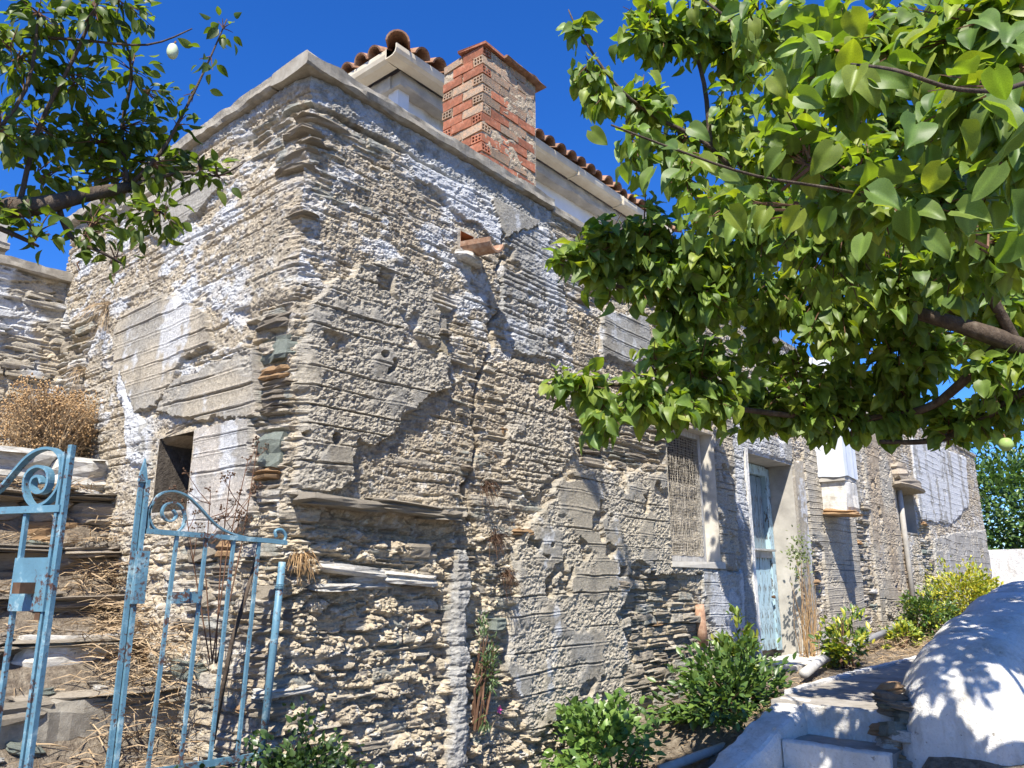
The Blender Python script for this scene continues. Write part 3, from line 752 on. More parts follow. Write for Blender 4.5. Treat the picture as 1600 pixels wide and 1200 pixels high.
# the long slab that closes the big plaster patch below, and slabs lying loose under it
for (x, w, z, t, k) in [(.30, .56, 1.985, .055, 17), (.74, .52, 1.990, .06, 19), (1.0, .30, 1.97, .05, 21)]:
    stone(wall_r, (x, -.035, z), (w, .22, t), r_.uniform(-.04, .04), (.06, r_.uniform(-.04, .04)), SLABS[k])
stone(wall_r, (.42, -.03, 1.66), (.44, .16, .05), .03, (.1, .07), SLABS[14])
stone(wall_r, (.30, -.05, 1.58), (.24, .15, .035), .03, (.1, .0), SLABS[15])
stone(wall_r, (.78, -.04, 1.62), (.34, .16, .06), .03, (.1, .05), SLABS[16])
stone(wall_r, (1.50, -.04, 1.36), (.16, .12, .07), .1, (.1, .05), SLABS[12])
# lichen-whitened recess stones

# ------------------------------------------------------------------ coping, window, door, niches, flue
def rough_bar(name, a, b, w, t, mat, parent, seed=0, amp=0.013, step=0.025, prof=None, smooth=False, up=(0, 0, 1), **kw):
    """a long block with worn edges from a to b: width w across, thickness t along up"""
    a = Vector(a); b = Vector(b); L = (b - a).length; d = (b - a) / L; up = Vector(up); s = d.cross(up).normalized()
    n = max(3, int(L / step) + 1)
    prof = prof or [(-.5, -.38), (-.5, 0), (-.5, .36), (-.44, .47), (-.2, .5), (.2, .5), (.44, .47), (.5, .36), (.5, 0), (.5, -.38), (.45, -.5), (.2, -.5), (-.2, -.5), (-.45, -.5)]
    m = len(prof)
    P = np.zeros((n, m, 3), np.float32)
    ts = np.linspace(0, L, n)
    for j, (px, py) in enumerate(prof):
        nx = (fbm(ts * 9 + 31 * j, ts * 0 + j * 3.1 + seed, 3, 200) - .5) * 2 * amp
        ny = (fbm(ts * 9 + 31 * j, ts * 0 + j * 1.7 + seed, 3, 203) - .5) * 2 * amp
        for i in range(n):
            P[i, j] = a + d * float(ts[i]) + s * (px * w + float(nx[i])) + up * (py * t + float(ny[i]))
    V = P.reshape(-1, 3)
    Q = []
    for i in range(n - 1):
        for j in range(m):
            k = (j + 1) % m
            Q.append((i * m + j, i * m + k, (i + 1) * m + k, (i + 1) * m + j))
    c0 = len(V); V = np.vstack([V, P[0].mean(0), P[-1].mean(0)])
    T = []
    for j in range(m):
        k = (j + 1) % m
        T.append((c0, k, j)); T.append((c0 + 1, (n - 1) * m + j, (n - 1) * m + k))
    return obj(name, mesh_np(name, V, Q, T, [mat], smooth=smooth), parent, **kw)

rough_bar('coping', (-0.10, 0.07, 4.315), (2.085, 0.07, 4.315), .34, .085, M['concrete'], house, 1)
rough_bar('coping', (2.10, 0.09, 4.285), (17.5, 0.09, 4.285), .34, .075, M['concrete'], house, 2, step=.06)
rough_bar('coping', (0.07, 0.245, 4.315), (0.07, 3.05, 4.315), .34, .085, M['concrete'], house, 3)
mb.build('inner_wall', M['grey_plaster'], house)

def reveal(opens, depth, mat, plane='R', name='reveal', parent=house, back=True, front=-0.062, bevel=0.0):
    a, b, lo, hi = opens
    m = MB()
    f, g = front, depth
    e = .012
    def P(u, y, z): return (u, y, z) if plane == 'R' else (y, u, z)
    if plane == 'R':
        V = [P(a - e, f, lo - e), P(b + e, f, lo - e), P(b + e, f, hi + e), P(a - e, f, hi + e), P(a, f, lo), P(b, f, lo), P(b, f, hi), P(a, f, hi)]
    V = [P(a, f, lo), P(b, f, lo), P(b, f, hi), P(a, f, hi), P(a, g, lo), P(b - bevel, g, lo), P(b - bevel, g, hi), P(a, g, hi)]
    F = [(0, 1, 5, 4), (1, 2, 6, 5), (2, 3, 7, 6), (3, 0, 4, 7)]
    if back: F.append((4, 5, 6, 7))
    if plane == 'L': F = [t[::-1] for t in F]
    F = [t[::-1] for t in F]
    m.add(V, F)
    return m.build(name, mat, parent)

# window: a weathered frame with rusty wire mesh over old sacking
M['wood'] = mottled('weathered_wood', [(0.3, (0.24, 0.225, 0.20)), (0.5, (0.40, 0.385, 0.36)), (0.75, (0.54, 0.53, 0.51))], 16, 60, 0.6, 0.004, stretch=(3, 3, .4))
M['sack'] = mottled('sun_bleached_sacking', [(0.3, (0.20, 0.17, 0.125)), (0.55, (0.40, 0.35, 0.275)), (0.8, (0.54, 0.50, 0.42))], 9, 160, 0.8, 0.006)
M['wire'] = mottled('rusty_wire', [(0.3, (0.34, 0.30, 0.24)), (0.7, (0.52, 0.48, 0.42))], 20)
window = obj('window', None if False else (lambda: (lambda m: (m.box((3.685, .065, 2.35), (.05, .05, 1.16)), m.box((4.455, .065, 2.35), (.05, .05, 1.16)), m.box((4.07, .065, 2.905), (.72, .05, .05)), m.box((4.07, .065, 1.795), (.72, .05, .05)), m.mesh('window', M['wood']))[-1])(MB()))(), house)
m = MB(); m.box((4.07, .105, 2.60), (.74, .02, .58)); 
for k in range(13): m.box((4.07, .088, 2.34 + k * .043), (.72, .016, .012), Matrix.Rotation(.5, 3, 'X'))
m.build('shutter', M['dim_stone'], window)
us = np.linspace(3.71, 4.43, 30); zs = np.linspace(1.82, 2.46, 40)
U, Z = np.meshgrid(us, zs, indexing='ij'); uf, zf = U.ravel(), Z.ravel()
yy = .080 + .03 * (fbm(uf * 9, zf * 7, 4, 400) - .5) + .012 * np.sin(zf * 40 + 3 * vn(uf * 4, zf * 2, 401))
I = np.arange(len(uf)).reshape(30, 40)
obj('sacking', mesh_np('sacking', np.stack([uf, yy, zf], -1), np.stack([I[:-1, :-1], I[1:, :-1], I[1:, 1:], I[:-1, 1:]], -1).reshape(-1, 4), None, [M['sack']], True), window)
m = MB(); rr = random.Random(5)
for k in range(30):
    x = 3.715 + k * .0243
    m.tube([(x + rr.uniform(-.006, .006) + .006 * math.sin(j * 1.3 + k), .040 + rr.uniform(-.006, .006), 1.83 + j * .064) for j in range(17)], .0022, 3, False)
for k in range(46):
    z = 1.83 + k * .0232
    m.tube([(3.712 + j * .060, .038 + rr.uniform(-.006, .006), z + rr.uniform(-.007, .007) - .004 * math.sin(j * .7)) for j in range(13)], .0022, 3, False)
m.build('wire_mesh', M['wire'], window)
reveal(R_OPEN[0], .12, M['pale_plaster'], bevel=.07)
m = MB(); m.box((4.10, -.035, 1.745), (.98, .11, .05), jit=.006); m.build('window_sill', M['pale_plaster'], window)

# door: stable door of peeling blue boards, in two leaves
reveal(R_OPEN[1], .30, M['grey_plaster'])
door = obj('door', (lambda m: (m.box((6.41, .245, 1.87), (.10, .09, 1.93)), m.box((5.35, .245, 1.87), (.10, .09, 1.93)), m.box((5.88, .245, 2.80), (.96, .09, .10)), m.mesh('door', M['door_paint']))[-1])(MB()), house)
def planks(x0, x1, z0, z1, y, n, seed):
    r = random.Random(seed)
    for k in range(n):
        w = (x1 - x0) / n
        b = MB(); b.box((0, 0, 0), (w - .008, .028, z1 - z0), jit=.003)
        o = b.build('plank', M['door_paint' if z0 < 1.5 else 'shaded_old_door_paint'], door)
        o.location = (x0 + w * (k + .5), y + r.uniform(-.004, .004), (z0 + z1) / 2 + r.uniform(-.006, .006))
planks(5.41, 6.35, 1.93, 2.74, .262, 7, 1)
planks(5.41, 6.35, .92, 1.86, .238, 7, 2)
m = MB(); m.box((5.88, .225, 1.895), (.98, .06, .075), jit=.004); m.box((5.88, .20, 1.935), (.98, .10, .02), jit=.004); m.build('mid_rail', M['pale_stone'], door)
m = MB(); m.tube([(6.28, .20, 1.45), (6.28, .17, 1.45), (6.28, .165, 1.45)], [.012, .02, .014], 8); m.build('door_knob', M['dark_seed'], door)
rough_bar('threshold', (5.1, -.20, .845), (6.75, -.20, .845), .50, .07, M['pale_stone'], house, 9, amp=.012)
rough_bar('door_jamb', (5.255, -.055, .92), (5.255, -.055, 2.90), .07, .035, M['whitewash'], house, 11, up=(0, 1, 0), amp=.005)

M['clay'] = mottled('dusty_clay', [(0.3, (0.20, 0.12, 0.08)), (0.5, (0.36, 0.215, 0.14)), (0.75, (0.46, 0.36, 0.27))], 26, 100, 0.6, 0.004)
# roof drain: a clay pipe mouth with a broken tile lip
reveal(R_OPEN[2], .25, M['terracotta'])
def shell(m, a, b, r0, r1, a0, a1, t=.014, n=8, up=Vector((0, 0, 1))):
    """half-round tile from a to b; angles measured in the plane across the tile"""
    a = Vector(a); b = Vector(b); d = (b - a).normalized(); s = d.cross(up).normalized(); u2 = s.cross(d)
    V = []
    for (p, r) in ((a, r0), (b, r1)):
        for q in range(2):
            for k in range(n + 1):
                th = a0 + (a1 - a0) * k / n
                V.append(p + (s * math.cos(th) + u2 * math.sin(th)) * (r - t * q))
    F = []; N = n + 1
    for k in range(n):
        F += [(k, k + 1, 2 * N + k + 1, 2 * N + k), (N + k + 1, N + k, 3 * N + k, 3 * N + k + 1), (k + 1, k, N + k, N + k + 1), (2 * N + k, 2 * N + k + 1, 3 * N + k + 1, 3 * N + k)]
    F += [(0, 2 * N, 3 * N, N), (n, N + n, 3 * N + n, 2 * N + n)]
    m.add(V, F)
m = MB(); shell(m, (1.20, .12, 3.715), (1.225, -.285, 3.665), .085, .078, math.pi * 1.02, math.pi * 1.98); m.build('drain_tile', M['clay'], house)
stone(wall_r, (1.19, -.06, 3.585), (.20, .16, .06), 0, (.1, 0), SLABS[14])

# far recess with a rough lintel, and a rendered pipe below it
reveal(R_OPEN[3], .35, M['masonry'] if False else M['grey_plaster'])
stone(wall_r, (11.1, -.10, 3.05), (1.35, .34, .16), .02, (0, .04), SLABS[0])
stone(wall_r, (10.75, -.10, 3.2), (.5, .26, .3), .02, (0, .04), SLABS[4])
m = MB(); m.tube([(10.74, -.09, 2.95), (10.76, -.09, 2.2), (10.80, -.09, 1.0)], .040, 10); m.build('downpipe', M['grey_plaster'], house, True)
# boxed flue corbelled out from the wall, sheet metal above, rubble below
flue = obj('flue_box', (lambda m: (m.box((7.50, -.17, 3.50), (.44, .40, 1.50)), m.mesh('flue_box', M['grey_plaster']))[-1])(MB()), house)
m = MB()
for (x0, y0, x1, y1) in [(7.265, .02, 7.265, -.385), (7.265, -.385, 7.735, -.385), (7.735, -.385, 7.735, .02)]:
    n = 6
    V = []
    for i in range(n + 1):
        t = i / n
        for z in (2.80, 4.26):
            w = .006 * math.sin(i * 2.1 + z)
            V.append((x0 + (x1 - x0) * t + (w if x0 == x1 else 0), y0 + (y1 - y0) * t + (w if y0 == y1 else 0), z + .01 * math.sin(i)))
    m.add(V, [(2 * i, 2 * i + 2, 2 * i + 3, 2 * i + 1) for i in range(n)])
o = m.build('metal_sheet', M['metal_sheet'], flue)
mod = o.modifiers.new('thickness', 'SOLIDIFY'); mod.thickness = .003
rough_bar('flue_base', (7.32, -.165, 2.60), (7.76, -.165, 2.60), .40, .38, M['pale_stone'], flue, 15, amp=.03, step=.05)
stone(wall_r, (7.54, -.18, 2.40), (.56, .46, .07), .03, (.10, 0), SLABS[11])

# niche in the left wall: its shade put into the dark stone colour, slab lintel above
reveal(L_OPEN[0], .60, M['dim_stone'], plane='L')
stone(wall_l, (.06, .97, 2.425), (.24, .50, .06), 0, (-.14, 0), SLABS[5])

# ------------------------------------------------------------------ chimney
def brick_mesh(seed, mat, L=.19, W=.092, H=.062):
    r = random.Random(seed)
    m = MB()
    X, Y, Z = L / 2, W / 2, H / 2
    j = lambda: r.uniform(-.006, .006)
    V = [Vector((sx * X + j(), sy * Y + j(), sz * Z + j())) for sx in (-1, 1) for sy in (-1, 1) for sz in (-1, 1)]
    m.add(V, [(0, 4, 5, 1), (6, 2, 3, 7), (1, 5, 7, 3), (0, 2, 6, 4)])
    # hollow ends: three by two holes
    ys = [0, .09, .31, .39, .61, .69, .91, 1]; zs = [0, .14, .44, .56, .86, 1]
    for e in (0, 1):
        c = V[4 * e:4 * e + 4]
        def Q(a, b, dep=0):
            p = c[0].lerp(c[2], a).lerp(c[1].lerp(c[3], a), b)
            return p - Vector(((1 if e else -1) * dep, 0, 0))
        for iy in range(7):
            for iz in range(5):
                a0, a1, b0, b1 = ys[iy], ys[iy + 1], zs[iz], zs[iz + 1]
                hole = iy % 2 == 1 and iz % 2 == 1
                if not hole:
                    q = [Q(a0, b0), Q(a1, b0), Q(a1, b1), Q(a0, b1)]
                    m.add(q, [(0, 1, 2, 3) if e else (3, 2, 1, 0)])
                else:
                    q = [Q(a0, b0), Q(a1, b0), Q(a1, b1), Q(a0, b1)] + [Q(a0, b0, .05), Q(a1, b0, .05), Q(a1, b1, .05), Q(a0, b1, .05)]
                    f = [(0, 1, 5, 4), (1, 2, 6, 5), (2, 3, 7, 6), (3, 0, 4, 7), (4, 5, 6, 7)]
                    m.add(q, [t if not e else t[::-1] for t in f[:4]] + [f[4] if e else f[4][::-1]])
    return m.mesh('brick', mat)
BR = [brick_mesh(i, M['brick']) for i in range(4)]
BW = [brick_mesh(10 + i, M['worn_brick']) for i in range(4)]
CX0, CX1, CY0, CY1, CZ0 = 1.44, 2.07, .05, .45, 4.355
# mortar core with a lumpy skin that buries the worn bricks of the wide face
def lumpy(x0, x1, y0, y1, z0, z1, step, amp, seed):
    Vs, Qs, b = [], [], 0
    for (o, eu, nrm, L) in (((x0, y0), (1, 0), (0, -1), x1 - x0), ((x1, y0), (0, 1), (1, 0), y1 - y0), ((x1, y1), (-1, 0), (0, 1), x1 - x0), ((x0, y1), (0, -1), (-1, 0), y1 - y0)):
        n = int(L / step) + 1; k = int((z1 - z0) / step) + 1
        S, T = np.meshgrid(np.linspace(0, L, n), np.linspace(z0, z1, k), indexing='ij')
        s, t = S.ravel(), T.ravel()
        h = 1.1 * amp * (fbm(s * 26 + seed, t * 30, 4, 500 + seed) - .5) * 2 * np.clip(np.minimum(s, L - s) / .02, 0, 1)
        if nrm == (0, -1): h = h + .007 * np.clip(np.minimum(s, L - s) / .03, 0, 1) * sst(.45, .6, fbm(s * 7, t * 9, 3, 510))
        Vs.append(np.stack([o[0] + eu[0] * s + nrm[0] * h, o[1] + eu[1] * s + nrm[1] * h, t], -1))
        I = np.arange(n * k).reshape(n, k) + b
        Qs.append(np.stack([I[:-1, :-1], I[1:, :-1], I[1:, 1:], I[:-1, 1:]], -1).reshape(-1, 4)); b += n * k
    V = np.vstack(Vs); c = len(V)
    V = np.vstack([V, [(x0, y0, z1), (x1, y0, z1), (x1, y1, z1), (x0, y1, z1)]])
    return mesh_np('chimney', V, np.vstack(Qs + [np.array([[c, c + 1, c + 2, c + 3]])]), None, [M['mortar']], smooth=False)
chimney = obj('chimney', lumpy(CX0 + .010, CX1 - .008, CY0 + .008, CY1 - .006, CZ0, CZ0 + 1.0, .012, .008, 3), house)
rb = random.Random(11)
def brick(x, y, z, along, worn, sink=0.0):
    o = bpy.data.objects.new('brick', rb.choice(BW if worn else BR))
    o.location = (x, y + sink, z); o.rotation_euler = (rb.uniform(-.02, .02), rb.uniform(-.015, .015), (math.pi / 2 if along == 'Y' else 0) + rb.uniform(-.03, .03))
    put(o, chimney)
NC, CH = 13, .0775
for k in range(NC):
    z = CZ0 + CH * (k + .5)
    if k % 2 == 0:
        for y in (CY0 + .095, CY0 + .295): brick(CX0 + .046, y, z, 'Y', rb.random() < .38)
        xs = [CX0 + .092 + .012 + .095, CX0 + .092 + .012 + .095 + .2]
    else:
        brick(CX0 + .095, CY0 + .046, z, 'X', rb.random() < .6)
        if k < NC - 1: brick(CX0 + .046, CY0 + .197, z, 'Y', rb.random() < .42)
        if k < NC - 2: brick(CX0 + .095, CY0 + .35, z, 'X', rb.random() < .4)
        xs = [CX0 + .19 + .012 + .095, CX0 + .19 + .012 + .295]
    for i, x in enumerate(xs):
        red = k in (3, 4, 5) and i == 1 or k in (4,) or rb.random() < .35
        brick(x, CY0 + .046, z, 'X', not red, 0.0 if red else rb.uniform(-.002, .007))
    if k < NC - 1:
        for y in (CY0 + .2, CY0 + .35): brick(CX1 - .046, y, z, 'Y', True)
        brick(CX0 + .35, CY1 - .046, z, 'X', True)
for (c, s, rz) in [((CX0 + .11, CY0 + .11, CZ0 + 1.025), (.26, .26, .028), .1)]:
    b = MB(); b.box((0, 0, 0), s, jit=.012); o = b.build('cap_tile', M['brick'], chimney); o.location = c; o.rotation_euler = (.03, -.04, rz)
rough_bar('cap_slab', (CX0 + .22, CY0 + .10, CZ0 + 1.02), (CX1 + .06, CY0 + .10, CZ0 + 1.005), .30, .022, M['tile'], chimney, 21, amp=.012)
rough_bar('foot_render', (CX0 + .02, CY0 - .012, CZ0 + .03), (CX1, CY0 - .012, CZ0 + .02), .06, .10, M['pale_stone'], chimney, 22, amp=.02)

# ------------------------------------------------------------------ set-back upper storey with a tiled roof
UX, UY, UZ = 1.62, 1.15, 5.62
M['storey'] = mottled('patchy_white_render', [(0.32, (0.42, 0.38, 0.31)), (0.40, (0.64, 0.63, 0.61)), (0.7, (0.76, 0.76, 0.77))], 1.6, 90, 0.3, 0.004)
m = MB(); m.box(((UX + 5.55) / 2, 3.0, (4.2 + UZ) / 2), (5.55 - UX, 3.7, UZ - 4.2)); m.build('upper_wall', M['storey'], house)
m = MB(); m.box((UX - .005, UY - .005, 4.95), (.12, .12, 1.3)); m.build('corner_pilaster', M['storey'], house)
rough_bar('eaves_band', (UX - .10, UY - .05, UZ - .04), (5.6, UY - .05, UZ - .04), .16, .12, M['grey_plaster'], house, 31, amp=.012)
rough_bar('eaves_band', (UX - .05, UY - .02, UZ - .04), (UX - .05, 4.8, UZ - .04), .14, .12, M['grey_plaster'], house, 32, amp=.012)
GX, GY, GZ = UX - .22, UY - .22, UZ + .05
gp = [(-.5, .5), (-.5, .1), (-.42, -.25), (-.2, -.46), (.1, -.5), (.5, -.5), (.5, .5), (.42, .5), (.40, -.38), (.1, -.40), (-.15, -.36), (-.34, -.18), (-.41, .1), (-.41, .5)]
def gutter(a, b, flip):
    p = [(-x, y) for x, y in gp][::-1] if flip else gp
    return rough_bar('gutter', a, b, .13, .095, M['gutter'], house, 33, amp=.001, step=.3, prof=p)
g1 = gutter((GX - .07, GY, GZ), (5.75, GY, GZ), True)
g2 = gutter((GX, GY + .075, GZ), (GX, 4.9, GZ), False)
for k in range(5):
    m = MB(); m.box((GX + .7 + k * .85, GY - .002, GZ - .005), (.02, .142, .104)); m.build('bracket', M['gutter'], g1)
for k in range(4):
    m = MB(); m.box((GX - .002, GY + .75 + k * .8, GZ - .005), (.142, .02, .104)); m.build('bracket', M['gutter'], g2)
RS = math.tan(math.radians(22))
RX0, RY0, RZ0 = GX + .02, GY + .02, GZ + .075
m = MB()
rg = 1.55
V = [(RX0, RY0, RZ0), (5.8, RY0, RZ0), (5.8, RY0 + rg, RZ0 + rg * RS), (RX0 + rg, RY0 + rg, RZ0 + rg * RS), (RX0, 4.9, RZ0), (RX0 + rg, 4.9, RZ0 + rg * RS)]
V += [(x, y, z - .03) for x, y, z in V]
m.add(V, [(0, 1, 2, 3), (0, 3, 5, 4), (7, 6, 9, 8), (9, 6, 10, 11), (1, 0, 6, 7), (0, 4, 10, 6)])
roof = m.build('roof', M['tile'], house)
def tile_mesh(seed, r0=.082, r1=.068, L=.44):
    m = MB(); shell(m, (0, 0, 0), (L, 0, 0), r0, r1, .10, math.pi - .10, t=.014, n=8)
    return m.mesh('roof_tile', M['tile'])
TM = tile_mesh(1); TR = tile_mesh(2, .098, .084, .46)
rt = random.Random(9)
def rtile(loc, d, me=TM):
    o = bpy.data.objects.new('roof_tile', me)
    x = Vector(d).normalized(); y = Vector((0, 0, 1)).cross(x).normalized(); z = x.cross(y)
    R = Matrix((x, y, z)).transposed()
    o.rotation_euler = (R @ Matrix.Rotation(rt.uniform(-.08, .08), 3, 'X')).to_euler(); o.location = loc
    put(o, roof)
for row in range(4):
    for k in range(26):
        x = RX0 + .17 + k * .17 + rt.uniform(-.012, .012); s = -.10 + row * .36
        if x - RX0 > s + .16: rtile((x, RY0 + s + rt.uniform(-.02, .02), RZ0 + s * RS + .015 + row * .004), (0, 1, RS))
    for k in range(20):
        y = RY0 + .17 + k * .17 + rt.uniform(-.012, .012); s = -.10 + row * .36
        if y - RY0 > s + .16 and y < 4.7: rtile((RX0 + s + rt.uniform(-.02, .02), y, RZ0 + s * RS + .015 + row * .004), (1, 0, RS))
for k in range(4):
    s = -.06 + k * .26
    rtile((RX0 + s, RY0 + s, RZ0 + s * RS + .035), (1, 1, RS), TR)
# plain white block further along the roof
m = MB(); m.box((8.0, 2.9, 4.9), (4.2, 3.2, 1.5)); m.build('rear_block', M['whitewash'], house)
rough_bar('coping', (5.85, 1.25, 5.67), (10.2, 1.25, 5.67), .25, .07, M['concrete'], house, 41, step=.1)

# ------------------------------------------------------------------ ground, path and steps
def step01(a, b, x): return sst(a, b, np.asarray(x, dtype=np.float32))
def ground_np(x, y):
    p = np.interp(x, [-60, 0.5, 1.5, 2.4, 3.13, 6.5, 9, 17.4, 26, 60, 300], [0.1, .26, .30, .42, .80, .84, .90, 1.20, 1.7, 2.6, 3.0])
    left = step01(.15, -.10, x) * step01(-1.15, -.65, y)
    up = np.interp(y, [-.5, .6, .8, 1.0, 1.3, 1.55, 1.75, 1.95, 2.2, 40, 300], [.78, .80, .98, 1.2, 1.42, 1.65, 1.95, 2.25, 2.30, 4.0, 6.0])
    z = p * (1 - left) + up * left
    bed = step01(-1.05, -.75, y) * step01(1.9, 2.6, x) * step01(4.3, 3.6, x) * step01(.3, 0, y)
    z = z - .10 * bed - .09 * step01(-1.0, -1.08, y) * step01(3.1, 3.2, x) * step01(-2.2, -2.0, y)
    z = z - .30 * step01(-2.0, -1.85, y) * step01(-1.12, -1.22, y) * step01(1.6, 1.9, x) * step01(3.4, 3.25, x)
    return z + .03 * (fbm(x * 2.2, y * 2.2, 3, 600) - .5) + .03 * (fbm(x * 9, y * 9, 3, 610) - .5)
def gz(x, y): return float(ground_np(np.array([x], np.float32), np.array([y], np.float32))[0])
gx = np.concatenate([[-300, -150, -80, -40, -20, -12, -8, -6], np.linspace(-5, 9, 281), np.linspace(9.3, 20, 40), [22, 25, 30, 40, 60, 100, 180, 300]])
gy = np.concatenate([[-300, -150, -80, -40, -20, -12, -9, -7, -6], np.linspace(-5, 3.2, 165), [3.6, 4.5, 6, 8, 12, 20, 40, 80, 150, 300]])
X, Y = np.meshgrid(gx, gy, indexing='ij'); xf = X.ravel().astype(np.float32); yf = Y.ravel().astype(np.float32)
I = np.arange(len(xf)).reshape(len(gx), len(gy))
obj('ground', mesh_np('ground', np.stack([xf, yf, ground_np(xf, yf)], -1), np.stack([I[:-1, :-1], I[1:, :-1], I[1:, 1:], I[:-1, 1:]], -1).reshape(-1, 4), None, [M['soil']], True), kind='structure')

def sheet(name, fn, xs, ys, mat, kind='structure', thick=.14, parent=None):
    X, Y = np.meshgrid(xs, ys, indexing='ij'); x = X.ravel(); y = Y.ravel(); z = fn(x, y)
    n, k = len(xs), len(ys); I = np.arange(n * k).reshape(n, k)
    V = np.stack([x, y, z], -1); Q = [np.stack([I[:-1, :-1], I[1:, :-1], I[1:, 1:], I[:-1, 1:]], -1).reshape(-1, 4)]
    ring = np.concatenate([I[:, 0], I[-1, 1:], I[-2::-1, -1], I[0, -2:0:-1]])
    low = V[ring] - np.array([0, 0, thick]); b = len(V); m_ = len(ring)
    r = np.arange(m_); r2 = (r + 1) % m_
    Q.append(np.stack([ring[r], b + r, b + r2, ring[r2]], -1))
    return obj(name, mesh_np(name, np.vstack([V, low]), np.vstack(Q), None, [mat], False), parent, kind=kind)
def pathz(x, y): return np.interp(x, [3.12, 9.0, 24], [.85, .93, 1.4]) + .014 * (fbm(x * 5, y * 5, 3, 620) - .5) + .006 * (fbm(x * 30, y * 30, 2, 624) - .5)
def strip(name, xs, yl, yr, ny, add, mat, thick=.22):
    T = np.linspace(0, 1, ny); n = len(xs)
    x = np.repeat(xs, ny); t = np.tile(T, n); y = yl(x) * (1 - t) + yr(x) * t
    V = np.stack([x, y, pathz(x, y) + add(x, y)], -1); I = np.arange(n * ny).reshape(n, ny)
    Q = [np.stack([I[:-1, :-1], I[:-1, 1:], I[1:, 1:], I[1:, :-1]], -1).reshape(-1, 4)]
    ring = np.concatenate([I[:, 0], I[-1, 1:], I[-2::-1, -1], I[0, -2:0:-1]]); low = V[ring] - np.array([0, 0, thick]); b_ = len(V); m_ = len(ring)
    r = np.arange(m_); r2 = (r + 1) % m_
    Q.append(np.stack([ring[r2], b_ + r2, b_ + r, ring[r]], -1))
    return obj(name, mesh_np(name, np.vstack([V, low]), np.vstack(Q), None, [M[mat]], False), None, kind='structure')
YL = lambda x: -.97 - .045 * np.clip(x - 4.2, 0, 9) ** 1.5 + .03 * (fbm(x * 2, x * 0, 3, 626) - .5)
YR = lambda x: -1.80 - .10 * np.clip(x - 5, 0, 9) ** 1.3
PXS = np.linspace(3.145, 9.0, 120)
strip('path', PXS, lambda x: YL(x) - .05, YR, 22, lambda x, y: 0, 'path')
strip('path_edging', np.linspace(3.5, 9, 110), YL, lambda x: YL(x) - .06, 5, lambda x, y: .018 + .014 * (fbm(x * 12, y * 20, 3, 630) - .5), 'whitewash')
# steps: whitewashed nosing and riser, bare tread
for k, (x0, x1, z) in enumerate([(3.10, 3.155, .85), (2.74, 2.80, .685), (2.38, 2.44, .525), (2.02, 2.08, .37)]):
    sheet('step_nosing', lambda x, y: z + .020 * (fbm(x * 4, y * 5, 3, 640 + k) - .5) + .010 * (fbm(x * 20, y * 20, 3, 644 + k) - .5) - .012 * np.clip((x0 + .02 - x) / .02, 0, 1) ** 2, np.linspace(x0, x1, 9), np.linspace(-1.84, -1.24, 34), M['whitewash'], thick=.22)
    if k: sheet('step_tread', lambda x, y: z - .012 + .014 * (fbm(x * 9, y * 9, 3, 650 + k) - .5), np.linspace(x1 - .01, x1 + .31, 10), np.linspace(-1.84, -1.24, 18), M['path'], thick=.2)
def kerb(pts, w, h, name):
    q = smoothpath([Vector(v) for v in pts], 8); n = 13; V = []
    for i, c in enumerate(q):
        d = (q[min(i + 1, len(q) - 1)] - q[max(i - 1, 0)]).normalized(); s = Vector((d.y, -d.x, 0)).normalized()
        for j in range(n):
            a = math.pi * j / (n - 1)
            V.append(c + s * (w * .5 * math.copysign(abs(math.cos(a)) ** .30, math.cos(a))) + Vector((0, 0, h * (max(0.0, math.sin(a)) ** .28) - h)))
    V = np.array([tuple(v) for v in V], np.float32)
    g_ = (fbm(V[:, 0] * 5, V[:, 1] * 5 + V[:, 2] * 3, 4, 670) - .5) * .035 + (fbm(V[:, 0] * 22, V[:, 1] * 22 + V[:, 2] * 9, 3, 674) - .5) * .022
    V[:, 2] += g_; V[:, 1] += g_ * .5
    I = np.arange(len(V)).reshape(len(q), n)
    return obj(name, mesh_np(name, V, np.stack([I[:-1, :-1], I[1:, :-1], I[1:, 1:], I[:-1, 1:]], -1).reshape(-1, 4), None, [M['whitewash']], False), None, kind='structure')
def smoothpath(pts, n=4):
    out = []
    P = [pts[0]] + list(pts) + [pts[-1]]
    for i in range(1, len(P) - 2):
        for k in range(n):
            t = k / n
            a, b, c, d = P[i - 1], P[i], P[i + 1], P[i + 2]
            out.append(0.5 * ((2 * b) + (c - a) * t + (2 * a - 5 * b + 4 * c - d) * t * t + (3 * b - a - 3 * c + d) * t ** 3))
    out.append(pts[-1]); return out
kerb([(1.5, -1.00, .36), (2.0, -1.04, .49), (2.5, -1.08, .66), (2.9, -1.12, .775), (3.2, -1.14, .852), (3.36, -1.14, .85)], .26, .40, 'step_kerb')

